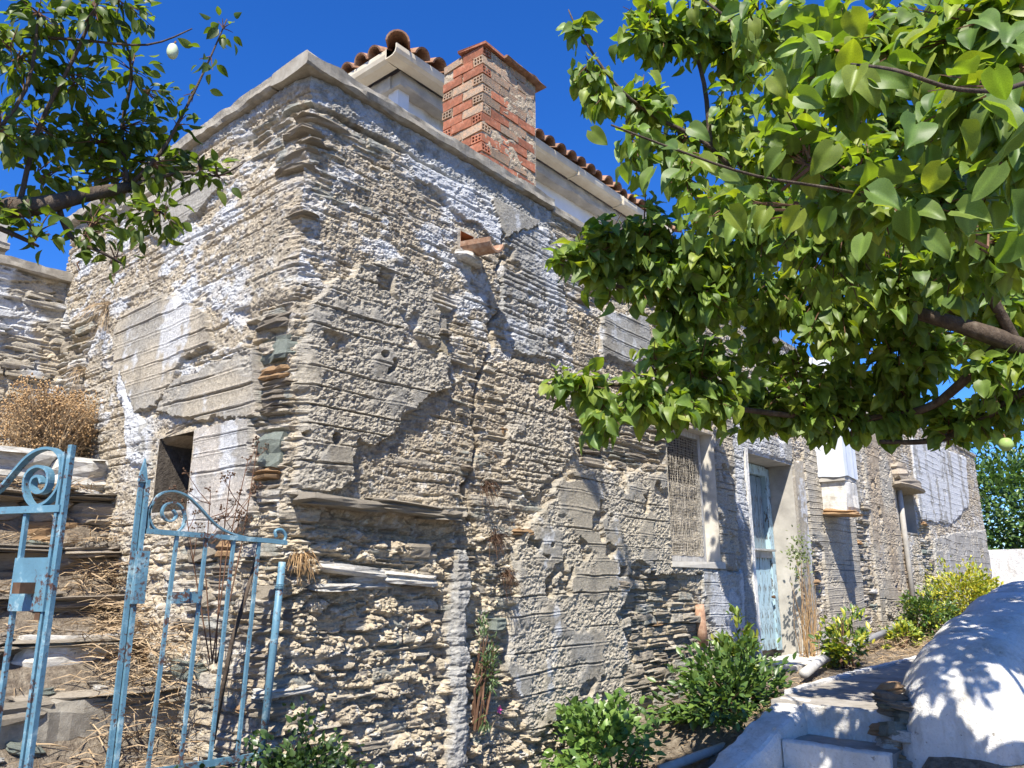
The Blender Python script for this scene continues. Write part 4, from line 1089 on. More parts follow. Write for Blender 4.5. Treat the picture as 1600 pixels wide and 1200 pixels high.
# the low white wall with a rounded top, right of the path
def white_wall():
    xs = np.concatenate([np.linspace(2.90, 3.5, 30), np.linspace(3.52, 12, 150)])
    n = 40
    V = []
    for x in xs:
        f = math.sqrt(max(0.0, 1 - max(0.0, (3.45 - x) / .55) ** 2))
        top = np.interp(x, [3.0, 3.3, 4.0, 5.66, 12], [1.20, 1.26, 1.375, 1.555, 2.18]); base = .25 + .07 * (x - 3)
        top = base + (top - base) * (.70 + .30 * f)
        hw = .38 * (.55 + .45 * f)
        for i in range(n):
            a = math.pi * i / (n - 1)
            c, s = math.cos(a), math.sin(a)
            yy = -2.17 + hw * math.copysign(abs(c) ** .55, c) * (1.25 - .25 * s)
            zz = base + (top - base) * abs(s) ** .62
            V.append((x, yy, zz))
    V = np.array(V, np.float32)
    nz_ = (fbm(V[:, 0] * 3 + V[:, 1], V[:, 2] * 3 + V[:, 1] * 2, 4, 660) - .5) * .075 + (fbm(V[:, 0] * 14, V[:, 2] * 12 + V[:, 1] * 9, 3, 665) - .5) * .022
    V[:, 2] += nz_; V[:, 1] += nz_ * .6
    I = np.arange(len(V)).reshape(len(xs), n)
    Q = np.stack([I[:-1, :-1], I[:-1, 1:], I[1:, 1:], I[1:, :-1]], -1).reshape(-1, 4)
    c = len(V); V = np.vstack([V, [(2.90, -2.17, .3)]])
    T = [(c, i + 1, i) for i in range(n - 1)]
    return mesh_np('garden_wall', V, Q, T, [M['whitewash']], True)
gw = obj('garden_wall', white_wall(), label='thick whitewashed garden wall with a rounded top, dappled with leaf shade beside the path', category='wall')
rs = random.Random(31)
for k in range(44):
    z = rs.uniform(.30, 1.02)
    stone(gw, (2.99 + rs.uniform(-.03, .10), -1.80 + rs.uniform(-.05, .06) - .06 * (z - .4), z), (rs.uniform(.10, .20), rs.uniform(.10, .18), rs.uniform(.03, .075)), rs.uniform(-.7, .7), (rs.uniform(-.2, .2), rs.uniform(-.2, .2)), SLABS[rs.randrange(17)])
m = MB(); m.box((21.2, -.8, 1.7), (.5, 3.9, 1.40), Matrix.Rotation(-.25, 3, 'Z'), jit=.03)
m.build('boundary_wall', M['whitewash'], None, label='plain white boundary wall far off at the end of the path', category='wall')

# ------------------------------------------------------------------ stone stairs on the left, and the walls behind them
stairs = thing('stone_stairs', 'steep old schist stairs littered with straw, climbing beside the house behind the blue gate', 'stairs', (0, 0, 0))
STEPS = [(.74, 1.10), (1.05, 1.335), (1.32, 1.53), (1.53, 1.80), (1.70, 2.11), (2.0, 2.35)]
rs = random.Random(41)
prev = .78
for k, (v, z) in enumerate(STEPS):
    nxt = STEPS[k + 1][0] if k + 1 < len(STEPS) else 2.9
    m = MB(); m.box((-.90, (v + .10 + nxt + .12) / 2, (prev + z) / 2 - .06), (1.8, nxt - v + .02, z - prev + .04)); m.build('riser', M['soil'], stairs)
    if k != 0:
        for q in range(2):
            x = -1.85
            while x < -.02:
                w = rs.uniform(.22, .55); x1 = min(x + w, 0.0)
                h = (z - prev - .06) / 2
                stone(stairs, ((x + x1) / 2, v + .11 + rs.uniform(-.015, .02), prev + h * (q + .5) + .01), (x1 - x, .22, h * rs.uniform(.95, 1.1)), rs.uniform(-.08, .08), (rs.uniform(-.06, .06), rs.uniform(-.05, .05)), rs.choice(SLABS[:12]))
                x = x1 + .01
    x = -1.9
    while x < -.02:      # thin treads that overhang their risers
        w = rs.uniform(.45, .95); x1 = min(x + w, 0.01)
        t = rs.uniform(.04, .06) if k else .085
        o = stone(stairs, ((x + x1) / 2, (v + nxt) / 2 + .02, z - t / 2), ((x1 - x) * 1.08, nxt - v + .16, t), rs.uniform(-.05, .05), (rs.uniform(-.03, .03), rs.uniform(-.03, .03)), SLABS[rs.randrange(9)] if k > 1 else SLABS[17 + rs.randrange(8)])
        o.name = 'tread'
        x = x1 - .02
    prev = z
for k in range(90):
    i = rs.randrange(len(STEPS)); v, z = STEPS[i]; nx = STEPS[i + 1][0] if i + 1 < len(STEPS) else 2.8
    s = rs.uniform(.03, .10)
    stone(stairs, (rs.uniform(-1.6, -.04), rs.uniform(v + .02, nx), z + s * .12), (s * rs.uniform(1, 1.7), s, s * .4), rs.uniform(0, 6), (rs.uniform(-.3, .3), rs.uniform(-.3, .3)), rs.choice(SLABS))
for k in range(60):
    x, y = rs.uniform(-1.7, -.05), rs.uniform(.05, .72); s = rs.uniform(.025, .09)
    stone(stairs, (x, y, gz(x, y) + s * .1), (s * rs.uniform(1, 1.6), s, s * .45), rs.uniform(0, 6), (rs.uniform(-.3, .3), rs.uniform(-.3, .3)), rs.choice(SLABS))
rough_bar('kerbstone', (-1.9, .80, .93), (.02, .80, .93), .16, .30, M['concrete'], stairs, 61, amp=.03, step=.05)
for (x, w, z, h) in [(-1.02, .55, 1.235, .22), (-.42, .50, 1.235, .21)]:
    stone(stairs, (x, 1.10, z), (w, .18, h), .05, (0, 0), SLABS[14])
for (x, w, z, h) in [(-.75, .8, 2.26, .20), (-.1, .45, 2.25, .19)]:
    stone(stairs, (x, 1.93, z), (w, .2, h), .05, (0, 0), SLABS[15])

def masonry_block(name, x0, x1, y, z0, z1, seed, parent):
    us = np.arange(x0, x1 + .001, .016); zs = np.arange(z0, z1 + .001, .011)
    U, Z = np.meshgrid(us, zs, indexing='ij'); u = (U.ravel() + seed).astype(np.float32); z = Z.ravel().astype(np.float32)
    f1, f2, sid, ox, oy = voro(u / .26 + .3 * fbm(u * 4, z * 4, 2, 700), z / .07 + .6 * fbm(u * 2, z * 4, 2, 703), 9)
    h = np.maximum(sst(.0, .09, f2 - f1) * (.02 + .06 * sid) + .02 * (vn(u * 6, z * 80, 705) - .5), .04 * fbm(u * 8, z * 12, 3, 707) + .04 * (fbm(u * 40, z * 50, 3, 709) - .5) + .03 * (fbm(u * 6, z * 50, 3, 710) - .5) + .02 * sst(.45, .6, fbm(u * 2, z * 2, 3, 712)))
    c = np.tile(np.array(BEIGE, np.float32), (len(u), 1)); c = mixc(c, (.30, .265, .21), sst(.4, .6, sid)); c = mixc(c, GREY, sst(.4, .6, fbm(u * 3, z * 4, 3, 715)))
    c = mixc(c, WASH, sst(.56, .64, fbm(u * 3.5, z * 5, 4, 718)) * .85)
    I = np.arange(len(u)).reshape(len(us), len(zs))
    Q = np.stack([I[:-1, :-1], I[1:, :-1], I[1:, 1:], I[:-1, 1:]], -1).reshape(-1, 4)
    return obj(name, mesh_np(name, np.stack([U.ravel(), y - h, z], -1), Q, None, [M['masonry']], False, c), parent)
tw = thing('terrace_wall', 'rough rubble wall with a concrete coping at the head of the stairs', 'wall', (-1.2, 2.95, 2.3))
def under(o, p):
    o.matrix_parent_inverse = Matrix.Translation(p.location).inverted(); return o
under(masonry_block('rubble_face', -3.0, .12, 2.95, 2.2, 3.80, 50, tw), tw)
under(rough_bar('coping', (-3.0, 3.02, 3.83), (.06, 3.02, 3.83), .34, .08, M['concrete'], tw, 71), tw)
m = MB(); m.box((-1.45, 3.25, 3.0), (3.1, .5, 1.58)); under(m.build('core', M['grey_plaster'], tw), tw)
bw = thing('rear_building', 'grey rendered building behind the coped wall, half hidden by the left tree', 'building', (-1.6, 5.4, 3))
m = MB(); m.box((-1.95, 6.2, 3.6), (3.9, 3.0, 2.9)); under(m.build('rendered_wall', M['grey_plaster'], bw), bw)
under(rough_bar('ledge', (-3.9, 4.66, 4.60), (0.0, 4.66, 4.60), .12, .06, M['concrete'], bw, 73), bw)
m = MB(); m.tube([(-.02, 2.78, 4.02), (-.05, 2.76, 3.95), (-.07, 2.74, 3.90), (-.05, 2.73, 3.86), (-.01, 2.73, 3.88)], .006, 6)
m.build('iron_hook', M['dark_seed'], None, label='small bent iron hook sticking out of the wall top near the left tree', category='hook')

# ------------------------------------------------------------------ where the boughs and leaf clusters of the two trees are (metres)
R_BOUGHS = [([(2.0, -3.25, 2.3), (1.537, -2.885, 2.53), (1.378, -2.694, 2.633), (1.324, -2.474, 2.753), (1.314, -2.306, 2.904), (1.28, -1.954, 3.113)], 0.05, 0.009), ([(1.522, -2.866, 2.544), (1.343, -2.809, 2.758), (1.159, -2.745, 2.881), (0.964, -2.667, 3.219), (0.82, -2.65, 3.581), (0.822, -2.653, 4.062)], 0.024, 0.008), ([(1.491, -2.829, 2.572), (1.584, -2.629, 2.432), (1.69, -2.444, 2.362), (1.691, -2.134, 2.359), (1.339, -1.869, 2.369), (0.836, -1.735, 2.361), (0.488, -1.63, 2.376), (0.273, -1.528, 2.341)], 0.024, 0.006), ([(1.676, -2.895, 2.407), (1.793, -2.567, 2.259), (1.788, -2.406, 2.232), (1.665, -2.258, 2.232)], 0.02, 0.01), ([(1.314, -2.306, 2.904), (0.894, -2.116, 3.147), (0.558, -2.025, 3.335), (0.321, -1.897, 3.418), (0.138, -1.836, 3.495), (0.053, -1.734, 3.728), (0.027, -1.702, 3.832)], 0.013, 0.0025), ([(1.28, -1.954, 3.113), (0.875, -1.781, 2.934), (0.62, -1.632, 2.835), (0.514, -1.505, 2.864), (0.318, -1.427, 2.905)], 0.016, 0.004), ([(-0.223, -3.274, 2.766), (-0.574, -3.166, 2.512), (-0.771, -3.087, 2.429), (-0.839, -3.005, 2.468), (-0.671, -2.894, 2.627)], 0.0055, 0.0025), ([(-0.062, -2.843, 2.548), (-0.477, -2.815, 2.445), (-0.711, -2.691, 2.43), (-0.858, -2.592, 2.46), (-0.989, -2.514, 2.487)], 0.004, 0.002), ([(0.964, -2.667, 3.219), (0.399, -2.459, 3.381), (0.162, -2.331, 3.518), (0.023, -2.165, 3.733)], 0.01, 0.004), ([(0.558, -2.025, 3.335), (0.553, -2.019, 3.635), (0.51, -1.969, 3.917), (0.448, -1.894, 4.178)], 0.012, 0.004), ([(0.894, -2.116, 3.147), (0.691, -2.029, 3.486), (0.724, -2.068, 3.833)], 0.01, 0.003), ([(1.96, -3.22, 2.4), (1.7, -3.2, 3.4), (1.3, -3.1, 4.4), (0.6, -2.2, 5.4), (0.0, -1.5, 6.0)], 0.02, 0.004), ([(1.314, -2.306, 2.904), (2.045, -1.777, 3.416), (3.237, -1.02, 4.021)], 0.012, 0.005), ([(3.45, -0.95, 3.95), (3.4, -0.9, 4.3), (3.28, -0.9, 4.9)], 0.006, 0.003), ([(3.45, -0.95, 3.95), (3.52, -0.9, 3.7), (3.56, -0.9, 3.3)], 0.006, 0.003)]  # high bough out of view and last twigs added to cast streaks on the wall
R_TRUNK = [(2.3, -3.7, 0.3), (2.25, -3.6, 1.0), (2.1, -3.4, 1.7), (2.0, -3.25, 2.3)]
R_BLOBS = [(0.037, -1.714, 3.728, 0.051, 5), (0.062, -1.744, 3.552, 0.069, 8), (0.105, -1.795, 3.395, 0.074, 11), (0.082, -1.768, 3.495, 0.069, 6), (0.297, -1.87, 3.806, 0.143, 22), (0.29, -1.861, 3.506, 0.131, 15), (0.435, -2.035, 3.868, 0.167, 27), (0.665, -2.153, 3.822, 0.198, 25), (0.549, -1.859, 3.425, 0.115, 10), (0.083, -1.926, 3.103, 0.089, 7), (0.223, -2.092, 2.999, 0.111, 10), (0.541, -1.694, 3.147, 0.106, 5), (0.47, -1.608, 3.102, 0.093, 10), (0.397, -1.522, 2.969, 0.111, 18), (0.327, -1.438, 2.94, 0.066, 7), (0.624, -1.637, 2.984, 0.164, 25), (0.768, -1.81, 3.014, 0.219, 30), (0.636, -1.651, 2.776, 0.096, 6), (0.795, -1.842, 2.776, 0.178, 18), (0.225, -1.471, 2.369, 0.067, 10), (0.305, -1.567, 2.343, 0.092, 15), (0.343, -1.612, 2.215, 0.087, 11), (0.52, -1.668, 2.315, 0.119, 20), (0.618, -1.786, 2.275, 0.111, 22), (0.816, -1.866, 2.407, 0.178, 27), (1.447, -1.764, 2.416, 0.166, 25), (1.574, -1.916, 2.545, 0.256, 32), (1.604, -1.952, 2.369, 0.144, 17), (1.749, -2.125, 2.448, 0.208, 30), (1.778, -2.316, 2.395, 0.156, 22), (1.8, -2.497, 2.343, 0.136, 17), (1.816, -2.672, 2.322, 0.133, 17), (1.795, -2.803, 2.358, 0.143, 15), (1.415, -1.881, 2.908, 0.28, 37), (1.508, -2.148, 2.808, 0.303, 42), (1.688, -2.364, 2.619, 0.242, 32), (0.692, -2.186, 2.992, 0.223, 32), (0.534, -2.464, 2.724, 0.2, 32), (1.261, -2.555, 2.882, 0.212, 27), (1.285, -2.739, 3.04, 0.205, 17), (2.792, -2.515, 3.54, 0.257, 20), (2.336, -2.437, 3.597, 0.239, 20), (3.209, -2.702, 3.846, 0.23, 15), (2.219, -2.297, 3.255, 0.239, 17), (1.91, -2.239, 3.423, 0.227, 15), (-0.223, -2.962, 2.498, 0.087, 8), (0.135, -2.611, 2.872, 0.169, 22), (0.294, -2.489, 3.284, 0.184, 25), (0.229, -2.724, 3.309, 0.169, 25), (0.391, -2.917, 3.334, 0.169, 22), (0.504, -3.053, 3.262, 0.15, 17), (0.565, -2.969, 2.976, 0.157, 17), (0.437, -2.816, 3.046, 0.177, 17), (0.632, -2.114, 3.483, 0.173, 12), (0.641, -2.281, 3.247, 0.167, 17), (0.439, -2.975, 2.593, 0.113, 7), (1.809, -2.509, 2.681, 0.182, 15), (0.576, -2.983, 2.815, 0.157, 20), (0.589, -2.843, 2.593, 0.123, 15), (0.472, -3.014, 2.551, 0.094, 12), (1.567, -2.842, 2.758, 0.121, 8), (1.576, -2.853, 2.504, 0.108, 10), (1.483, -2.742, 2.421, 0.121, 11), (1.65, -2.474, 2.774, 0.206, 20), (0.647, -1.664, 2.518, 0.137, 10), (0.811, -1.704, 2.664, 0.169, 15), (0.711, -1.741, 2.894, 0.164, 15), (0.532, -1.527, 2.864, 0.109, 10), (0.89, -1.955, 2.924, 0.191, 20), (0.784, -1.829, 2.49, 0.164, 17), (-0.46, -2.835, 2.689, 0.109, 12), (-0.509, -2.698, 2.621, 0.099, 10), (-0.27, -2.595, 3.139, 0.114, 11), (-0.126, -2.298, 2.698, 0.094, 8), (-0.415, -2.889, 2.414, 0.109, 11), (-0.439, -3.016, 2.574, 0.115, 11), (-0.359, -3.111, 2.669, 0.102, 11), (-0.383, -3.083, 2.422, 0.09, 10), (-0.363, -2.951, 2.843, 0.109, 11), (-0.372, -2.784, 2.921, 0.102, 10), (-0.343, -2.974, 2.399, 0.096, 10), (-0.371, -3.097, 2.832, 0.09, 10), (-0.294, -2.721, 2.534, 0.092, 10), (2.797, -1.118, 4.348, 0.222, 15), (2.917, -1.261, 4.045, 0.311, 17), (2.987, -1.034, 4.776, 0.277, 12), (2.907, -1.561, 4.242, 0.299, 15), (2.4, -3.2, 3.3, 0.55, 96), (3.0, -3.1, 3.5, 0.6, 108), (3.6, -3.0, 3.6, 0.6, 96), (2.0, -3.7, 3.6, 0.7, 96), (2.9, -3.4, 4.1, 0.7, 96), (4.2, -3.2, 3.7, 0.6, 76), (1.3, -3.3, 4.3, 0.6, 64), (3.4, -3.9, 3.6, 0.7, 76), (2.7, -2.7, 3.9, 0.45, 70), (3.4, -2.6, 4.2, 0.45, 57), (3.0, -2.4, 3.3, 0.45, 70), (3.8, -2.5, 3.4, 0.5, 70), (4.6, -2.9, 3.5, 0.5, 64), (3.22, -0.9, 4.85, 0.14, 14), (3.3, -0.9, 4.5, 0.15, 18), (3.4, -0.9, 4.1, 0.16, 20), (3.5, -0.9, 3.75, 0.15, 16), (3.55, -0.9, 3.35, 0.13, 10), (3.0, -1.2, 4.45, 0.2, 18), (3.05, -1.2, 4.9, 0.2, 16), (-0.02, -1.5, 5.95, 0.16, 5), (0.25, -1.7, 5.8, 0.12, 3)]  # last small clusters added near the wall and above view for streak shadows
R_BIG = [((-0.883, -3.031, 2.329), (-0.52, 0.09, -0.75), 0.066), ((-0.991, -2.979, 2.395), (-0.26, 0.21, -0.75), 0.047), ((-0.949, -2.873, 2.417), (0.25, -0.87, -0.75), 0.047), ((-0.913, -3.073, 2.467), (-0.97, 0.67, -0.75), 0.062), ((-1.008, -3.192, 2.328), (-0.48, -0.53, -0.75), 0.066), ((-0.911, -3.153, 2.359), (0.99, -0.06, -0.75), 0.055), ((-0.777, -3.079, 2.355), (0.67, -0.05, -0.75), 0.058), ((-0.866, -3.129, 2.326), (0.28, -0.7, -0.75), 0.07), ((-0.863, -3.132, 2.225), (0.27, 0.74, -0.75), 0.062), ((-0.919, -2.909, 2.442), (0.05, 0.48, -0.75), 0.043), ((-0.884, -2.951, 2.234), (0.34, -0.87, -0.75), 0.058), ((-0.79, -2.986, 2.224), (0.52, 0.18, -0.75), 0.055), ((-0.791, -3.062, 2.199), (-0.4, -0.94, -0.75), 0.058), ((-0.856, -3.141, 2.17), (0.73, -0.05, -0.75), 0.062), ((-0.747, -3.037, 2.31), (0.44, 0.76, -0.75), 0.055), ((-0.96, -3.172, 2.229), (0.43, 0.84, -0.75), 0.062), ((-0.814, -2.879, 2.378), (-0.21, 0.6, -0.75), 0.058), ((-0.825, -2.788, 2.394), (-0.11, 0.87, -0.75), 0.051), ((-0.808, -2.964, 2.31), (0.76, -0.81, -0.75), 0.055), ((-0.736, -3.128, 2.572), (-0.73, -0.57, -0.75), 0.058), ((-0.772, -2.929, 2.668), (0.93, -0.13, -0.75), 0.055), ((-0.779, -2.843, 2.649), (0.25, -0.4, -0.75), 0.051), ((-0.774, -2.771, 2.597), (0.01, -0.23, -0.75), 0.051), ((-0.735, -2.895, 2.222), (-0.3, 0.17, -0.75), 0.055), ((-0.706, -2.774, 2.324), (0.17, 0.81, -0.75), 0.055), ((-0.717, -2.839, 2.299), (0.36, 0.86, -0.75), 0.047), ((-0.734, -3.13, 2.153), (0.71, 0.98, -0.75), 0.055), ((-0.659, -2.986, 2.222), (0.34, -0.67, -0.75), 0.055), ((-0.715, -2.686, 2.349), (0.72, 0.93, -0.75), 0.051), ((-0.739, -2.657, 2.378), (0.81, 0.14, -0.75), 0.047), ((-1.014, -2.484, 2.473), (0.43, -0.58, -0.75), 0.043), ((-0.908, -2.532, 2.489), (0.66, 0.15, -0.75), 0.047), ((-0.875, -2.572, 2.475), (-0.43, -0.87, -0.75), 0.047), ((-0.923, -2.515, 2.424), (0.71, 0.98, -0.75), 0.047), ((-0.814, -2.567, 2.437), (-0.82, 0.6, -0.75), 0.058), ((-0.783, -2.604, 2.467), (-0.18, -0.7, -0.75), 0.055), ((-0.893, -2.55, 2.416), (-0.41, 0.54, -0.75), 0.047), ((-0.754, -2.639, 2.437), (0.75, -0.91, -0.75), 0.047), ((-0.793, -2.592, 2.543), (0.23, -0.91, -0.75), 0.047), ((-0.749, -2.645, 2.349), (0.44, -0.34, -0.75), 0.055), ((-0.803, -2.58, 2.378), (0.76, 0.96, -0.75), 0.047)]
L_BASE = (-2.75, -1.75, 0.15)
L_TRUNK = [(-2.75, -1.75, 0.15), (-2.7, -1.7, 1.0), (-2.024, -1.467, 2.086), (-1.774, -1.387, 2.336)]
L_BOUGHS = [([(-1.774, -1.387, 2.336), (-1.675, -1.387, 2.404), (-1.639, -1.431, 2.409), (-1.549, -1.421, 2.474), (-1.451, -1.419, 2.537)], 0.0289, 0.0129), ([(-1.451, -1.419, 2.537), (-1.407, -1.471, 2.628), (-1.379, -1.505, 2.735), (-1.351, -1.539, 2.864), (-1.323, -1.572, 3.016)], 0.0061, 0.0015), ([(-1.815, -1.339, 2.784), (-1.76, -1.405, 2.789), (-1.635, -1.495, 2.807), (-1.514, -1.58, 2.823), (-1.432, -1.619, 2.897)], 0.0053, 0.0015), ([(-1.451, -1.419, 2.537), (-1.356, -1.474, 2.596), (-1.274, -1.512, 2.609), (-1.234, -1.56, 2.645)], 0.0061, 0.0015), ([(-1.599, -1.42, 2.434), (-1.558, -1.409, 2.371), (-1.508, -1.469, 2.331), (-1.462, -1.466, 2.32)], 0.0076, 0.0023), ([(-1.451, -1.419, 2.537), (-1.473, -1.392, 2.699), (-1.486, -1.436, 2.837), (-1.542, -1.429, 2.992)], 0.0061, 0.0023), ([(-1.666, -1.398, 2.409), (-1.657, -1.409, 2.603), (-1.632, -1.498, 2.776), (-1.617, -1.576, 2.951)], 0.0061, 0.003), ([(-1.451, -1.419, 2.537), (-1.397, -1.484, 2.472), (-1.369, -1.517, 2.439)], 0.0046, 0.0015), ([(-1.749, -1.418, 2.344), (-1.672, -1.45, 2.318), (-1.63, -1.441, 2.313)], 0.0076, 0.003), ([(-1.764, -1.4, 2.479), (-1.71, -1.465, 2.65), (-1.71, -1.464, 2.848)], 0.0053, 0.003)]
L_BLOBS = [(-1.719, -1.453, 2.84, 0.071, 17), (-1.622, -1.511, 2.871, 0.073, 16), (-1.546, -1.542, 2.919, 0.055, 10), (-1.689, -1.371, 2.737, 0.075, 17), (-1.598, -1.421, 2.747, 0.077, 16), (-1.493, -1.428, 2.855, 0.059, 10), (-1.653, -1.355, 2.611, 0.077, 17), (-1.542, -1.37, 2.64, 0.081, 20), (-1.448, -1.422, 2.699, 0.067, 15), (-1.383, -1.501, 2.717, 0.037, 5), (-1.342, -1.549, 2.892, 0.033, 3), (-1.327, -1.567, 2.997, 0.027, 5), (-1.367, -1.52, 2.789, 0.03, 3), (-1.6, -1.358, 2.517, 0.065, 12), (-1.487, -1.375, 2.549, 0.074, 18), (-1.393, -1.429, 2.615, 0.068, 17), (-1.312, -1.466, 2.632, 0.05, 10), (-1.27, -1.517, 2.618, 0.04, 5), (-1.634, -1.437, 2.358, 0.055, 11), (-1.524, -1.45, 2.41, 0.06, 13), (-1.419, -1.457, 2.447, 0.057, 12), (-1.475, -1.45, 2.339, 0.029, 6), (-1.384, -1.499, 2.464, 0.036, 6), (-1.695, -1.422, 2.377, 0.046, 7), (-1.781, -1.498, 2.722, 0.049, 10), (-1.429, -1.445, 2.789, 0.045, 6), (-1.729, -1.442, 2.571, 0.065, 12)]
FRUIT_R = (0.981, -2.843, 2.065)
FRUIT_L = (-1.451, -1.572, 2.846)
BLADE = ((-0.823, -3.18, 2.122), (-0.79, -3.063, 2.169))

# ------------------------------------------------------------------ the blue iron gate
def leaf_pts(tab, P, D): return [Vector((P[0] + D[0] * s, P[1] + D[1] * s, z)) for s, z in tab]
GP = M['gate_paint']
P, D = (0, -.10), (1, 0)
N = Vector((0, -1, 0))
g = thing('gate_leaf', 'blue iron gate leaf with four bars and a scroll, wired to the house corner', 'gate', (-.7, -.1, .8), 'two leaves of the blue iron gate')
def gpart(mb_, name, par, smooth=False):
    return under(mb_.build(name, GP, par, smooth), par)
m = MB()
m.box((-.700, -.10, 1.40), (.015, .024, 1.20)); m.box((-.721, -.092, 1.40), (.018, .012, 1.22))
st = gpart(m, 'meeting_stile', g)
m = MB()
V = [(-.738, -.10, 1.99), (-.700, -.10, 1.99), (-.708, -.10, 2.03), (-.720, -.10, 2.085), (-.732, -.10, 2.03)]
V = [(x, y - .007, z) for x, y, z in V] + [(x, y + .007, z) for x, y, z in V]
m.add(V, [(0, 1, 2, 3, 4), (9, 8, 7, 6, 5), (0, 5, 6, 1), (1, 6, 7, 2), (2, 7, 8, 3), (3, 8, 9, 4), (4, 9, 5, 0)])
gpart(m, 'finial', g)
m = MB(); m.box((-.695, -.118, 1.62), (.045, .03, .20)); gpart(m, 'strike_plate', g)
m = MB(); m.ribbon_bar(leaf_pts([(-.685, 1.798), (-.40, 1.790), (-.12, 1.782), (-.03, 1.776)], P, D), .020, .028, (0, 0, 1)); gpart(m, 'rail', g)
m = MB(); m.ribbon_bar(leaf_pts([(-.69, .90), (-.08, .885)], P, D), .025, .014, (0, 0, 1)); gpart(m, 'rail', g)
for a, b in [((-.553, 1.785), (-.574, .90)), ((-.423, 1.785), (-.444, .89)), ((-.295, 1.785), (-.318, .88)), ((-.169, 1.785), (-.195, .87))]:
    m = MB(); q = leaf_pts([a, b], P, D); m.ribbon_bar(q, .0135, .0135, (1, 0, 0)); gpart(m, 'bar', g)
m = MB(); m.box((-.497, -.116, 1.54), (.125, .010, .045)); m.box((-.50, -.124, 1.55), (.02, .012, .05)); gpart(m, 'latch', g)
SC = [(-.677, 1.80), (-.680, 1.85), (-.674, 1.90), (-.643, 1.948), (-.59, 1.965), (-.528, 1.95), (-.466, 1.906), (-.392, 1.844), (-.314, 1.807), (-.186, 1.785)]
SP = [(-.674, 1.90), (-.682, 1.874), (-.66, 1.819), (-.604, 1.791), (-.558, 1.798), (-.529, 1.831), (-.531, 1.876), (-.557, 1.911), (-.593, 1.918), (-.621, 1.901), (-.626, 1.87), (-.604, 1.845), (-.577, 1.847), (-.566, 1.868), (-.582, 1.888)]
for t_, n_ in ((SC, 'scroll'), (SP, 'scroll')):
    m = MB(); m.ribbon_bar(smoothpath(leaf_pts(t_, P, D)), .020, .007, N); gpart(m, n_, g)
# hinge pole wired to the wall
hp = thing('gate_post', 'rusty blue pole wired to the house corner, carrying the right gate leaf', 'post', (-.06, -.10, .8))
m = MB(); m.tube([(-.042, -.10, 1.69), (-.055, -.10, 1.35), (-.082, -.10, .82)], [.017, .018, .018], 8); gpart(m, 'pole', hp, True)
m = MB()
m.tube(smoothpath([Vector(v) for v in [(-.12, -.10, 1.781), (-.053, -.10, 1.776), (-.032, -.10, 1.805), (-.057, -.10, 1.833), (-.091, -.10, 1.826), (-.082, -.10, 1.800)]]), .008, 6); gpart(m, 'hook', hp, True)
m = MB()
for k in range(3):
    m.tube([(-.048 + .021 * math.cos(t * .5), -.10 + .021 * math.sin(t * .5), 1.575 + k * .008) for t in range(14)], .0025, 4)
gpart(m, 'wire_tie', hp)
# left leaf, standing open
P2, D2 = (-1.28, -.84), (-.304, .953)
N2 = Vector((-.953, -.304, 0))
g2 = thing('gate_leaf', 'blue iron gate leaf standing open with a rusty lock box and big scroll', 'gate', (-1.5, -.15, .8), 'two leaves of the blue iron gate')
m = MB()
q = leaf_pts([(-.002, 1.985), (-.004, .70)], P2, D2); m.ribbon_bar(q, .015, .015, (-.304, .953, 0))
q = leaf_pts([(.016, 1.965), (.014, .70)], P2, D2); m.ribbon_bar(q, .010, .020, (-.304, .953, 0))
gpart(m, 'meeting_stile', g2)
for z in (1.803, .85):
    m = MB(); m.ribbon_bar(leaf_pts([(.0, z), (.72, z + .005)], P2, D2), .020, .026, (0, 0, 1)); gpart(m, 'rail', g2)
for s in (.145, .28, .41, .54, .70):
    m = MB(); m.ribbon_bar(leaf_pts([(s, 1.80), (s - .015, .85)], P2, D2), .012, .012, (-.304, .953, 0)); gpart(m, 'bar', g2)
c = leaf_pts([(.075, 1.595)], P2, D2)[0]
R2 = Matrix.Rotation(math.atan2(.953, -.304), 3, 'Z')
m = MB(); m.box(c, (.14, .030, .145), R2); lk = gpart(m, 'lock_box', g2)
m = MB(); m.box(c + N2 * -.0 + Vector((-.02, -.02, -.01)), (.03, .07, .03), R2); m.box(c + Vector((.012, -.045, -.05)), (.02, .02, .09), R2); m.build('bolt', M['dark_seed'], g2).matrix_parent_inverse = Matrix.Translation(g2.location).inverted()
LS = [(.56, 1.81), (.45, 1.815), (.36, 1.83), (.275, 1.868), (.229, 1.91), (.172, 1.959), (.122, 1.979), (.069, 1.977), (.033, 1.95), (.021, 1.903), (.027, 1.858), (.064, 1.823), (.115, 1.815), (.153, 1.845), (.166, 1.883), (.157, 1.914), (.12, 1.929), (.08, 1.916), (.067, 1.887), (.076, 1.858), (.109, 1.852), (.135, 1.872), (.131, 1.894), (.108, 1.899), (.094, 1.879)]
m = MB(); m.ribbon_bar(smoothpath(leaf_pts(LS, P2, D2)), .022, .008, N2); gpart(m, 'scroll', g2)
hp2 = obj('gate_post', (lambda m: (m.tube([(-1.515, -.12, .6), (-1.515, -.12, 2.0)], .028, 8), m.mesh('gate_post', GP, True))[-1])(MB()), None, label='blue pole at the outer edge of the stairs carrying the open gate leaf', category='post')

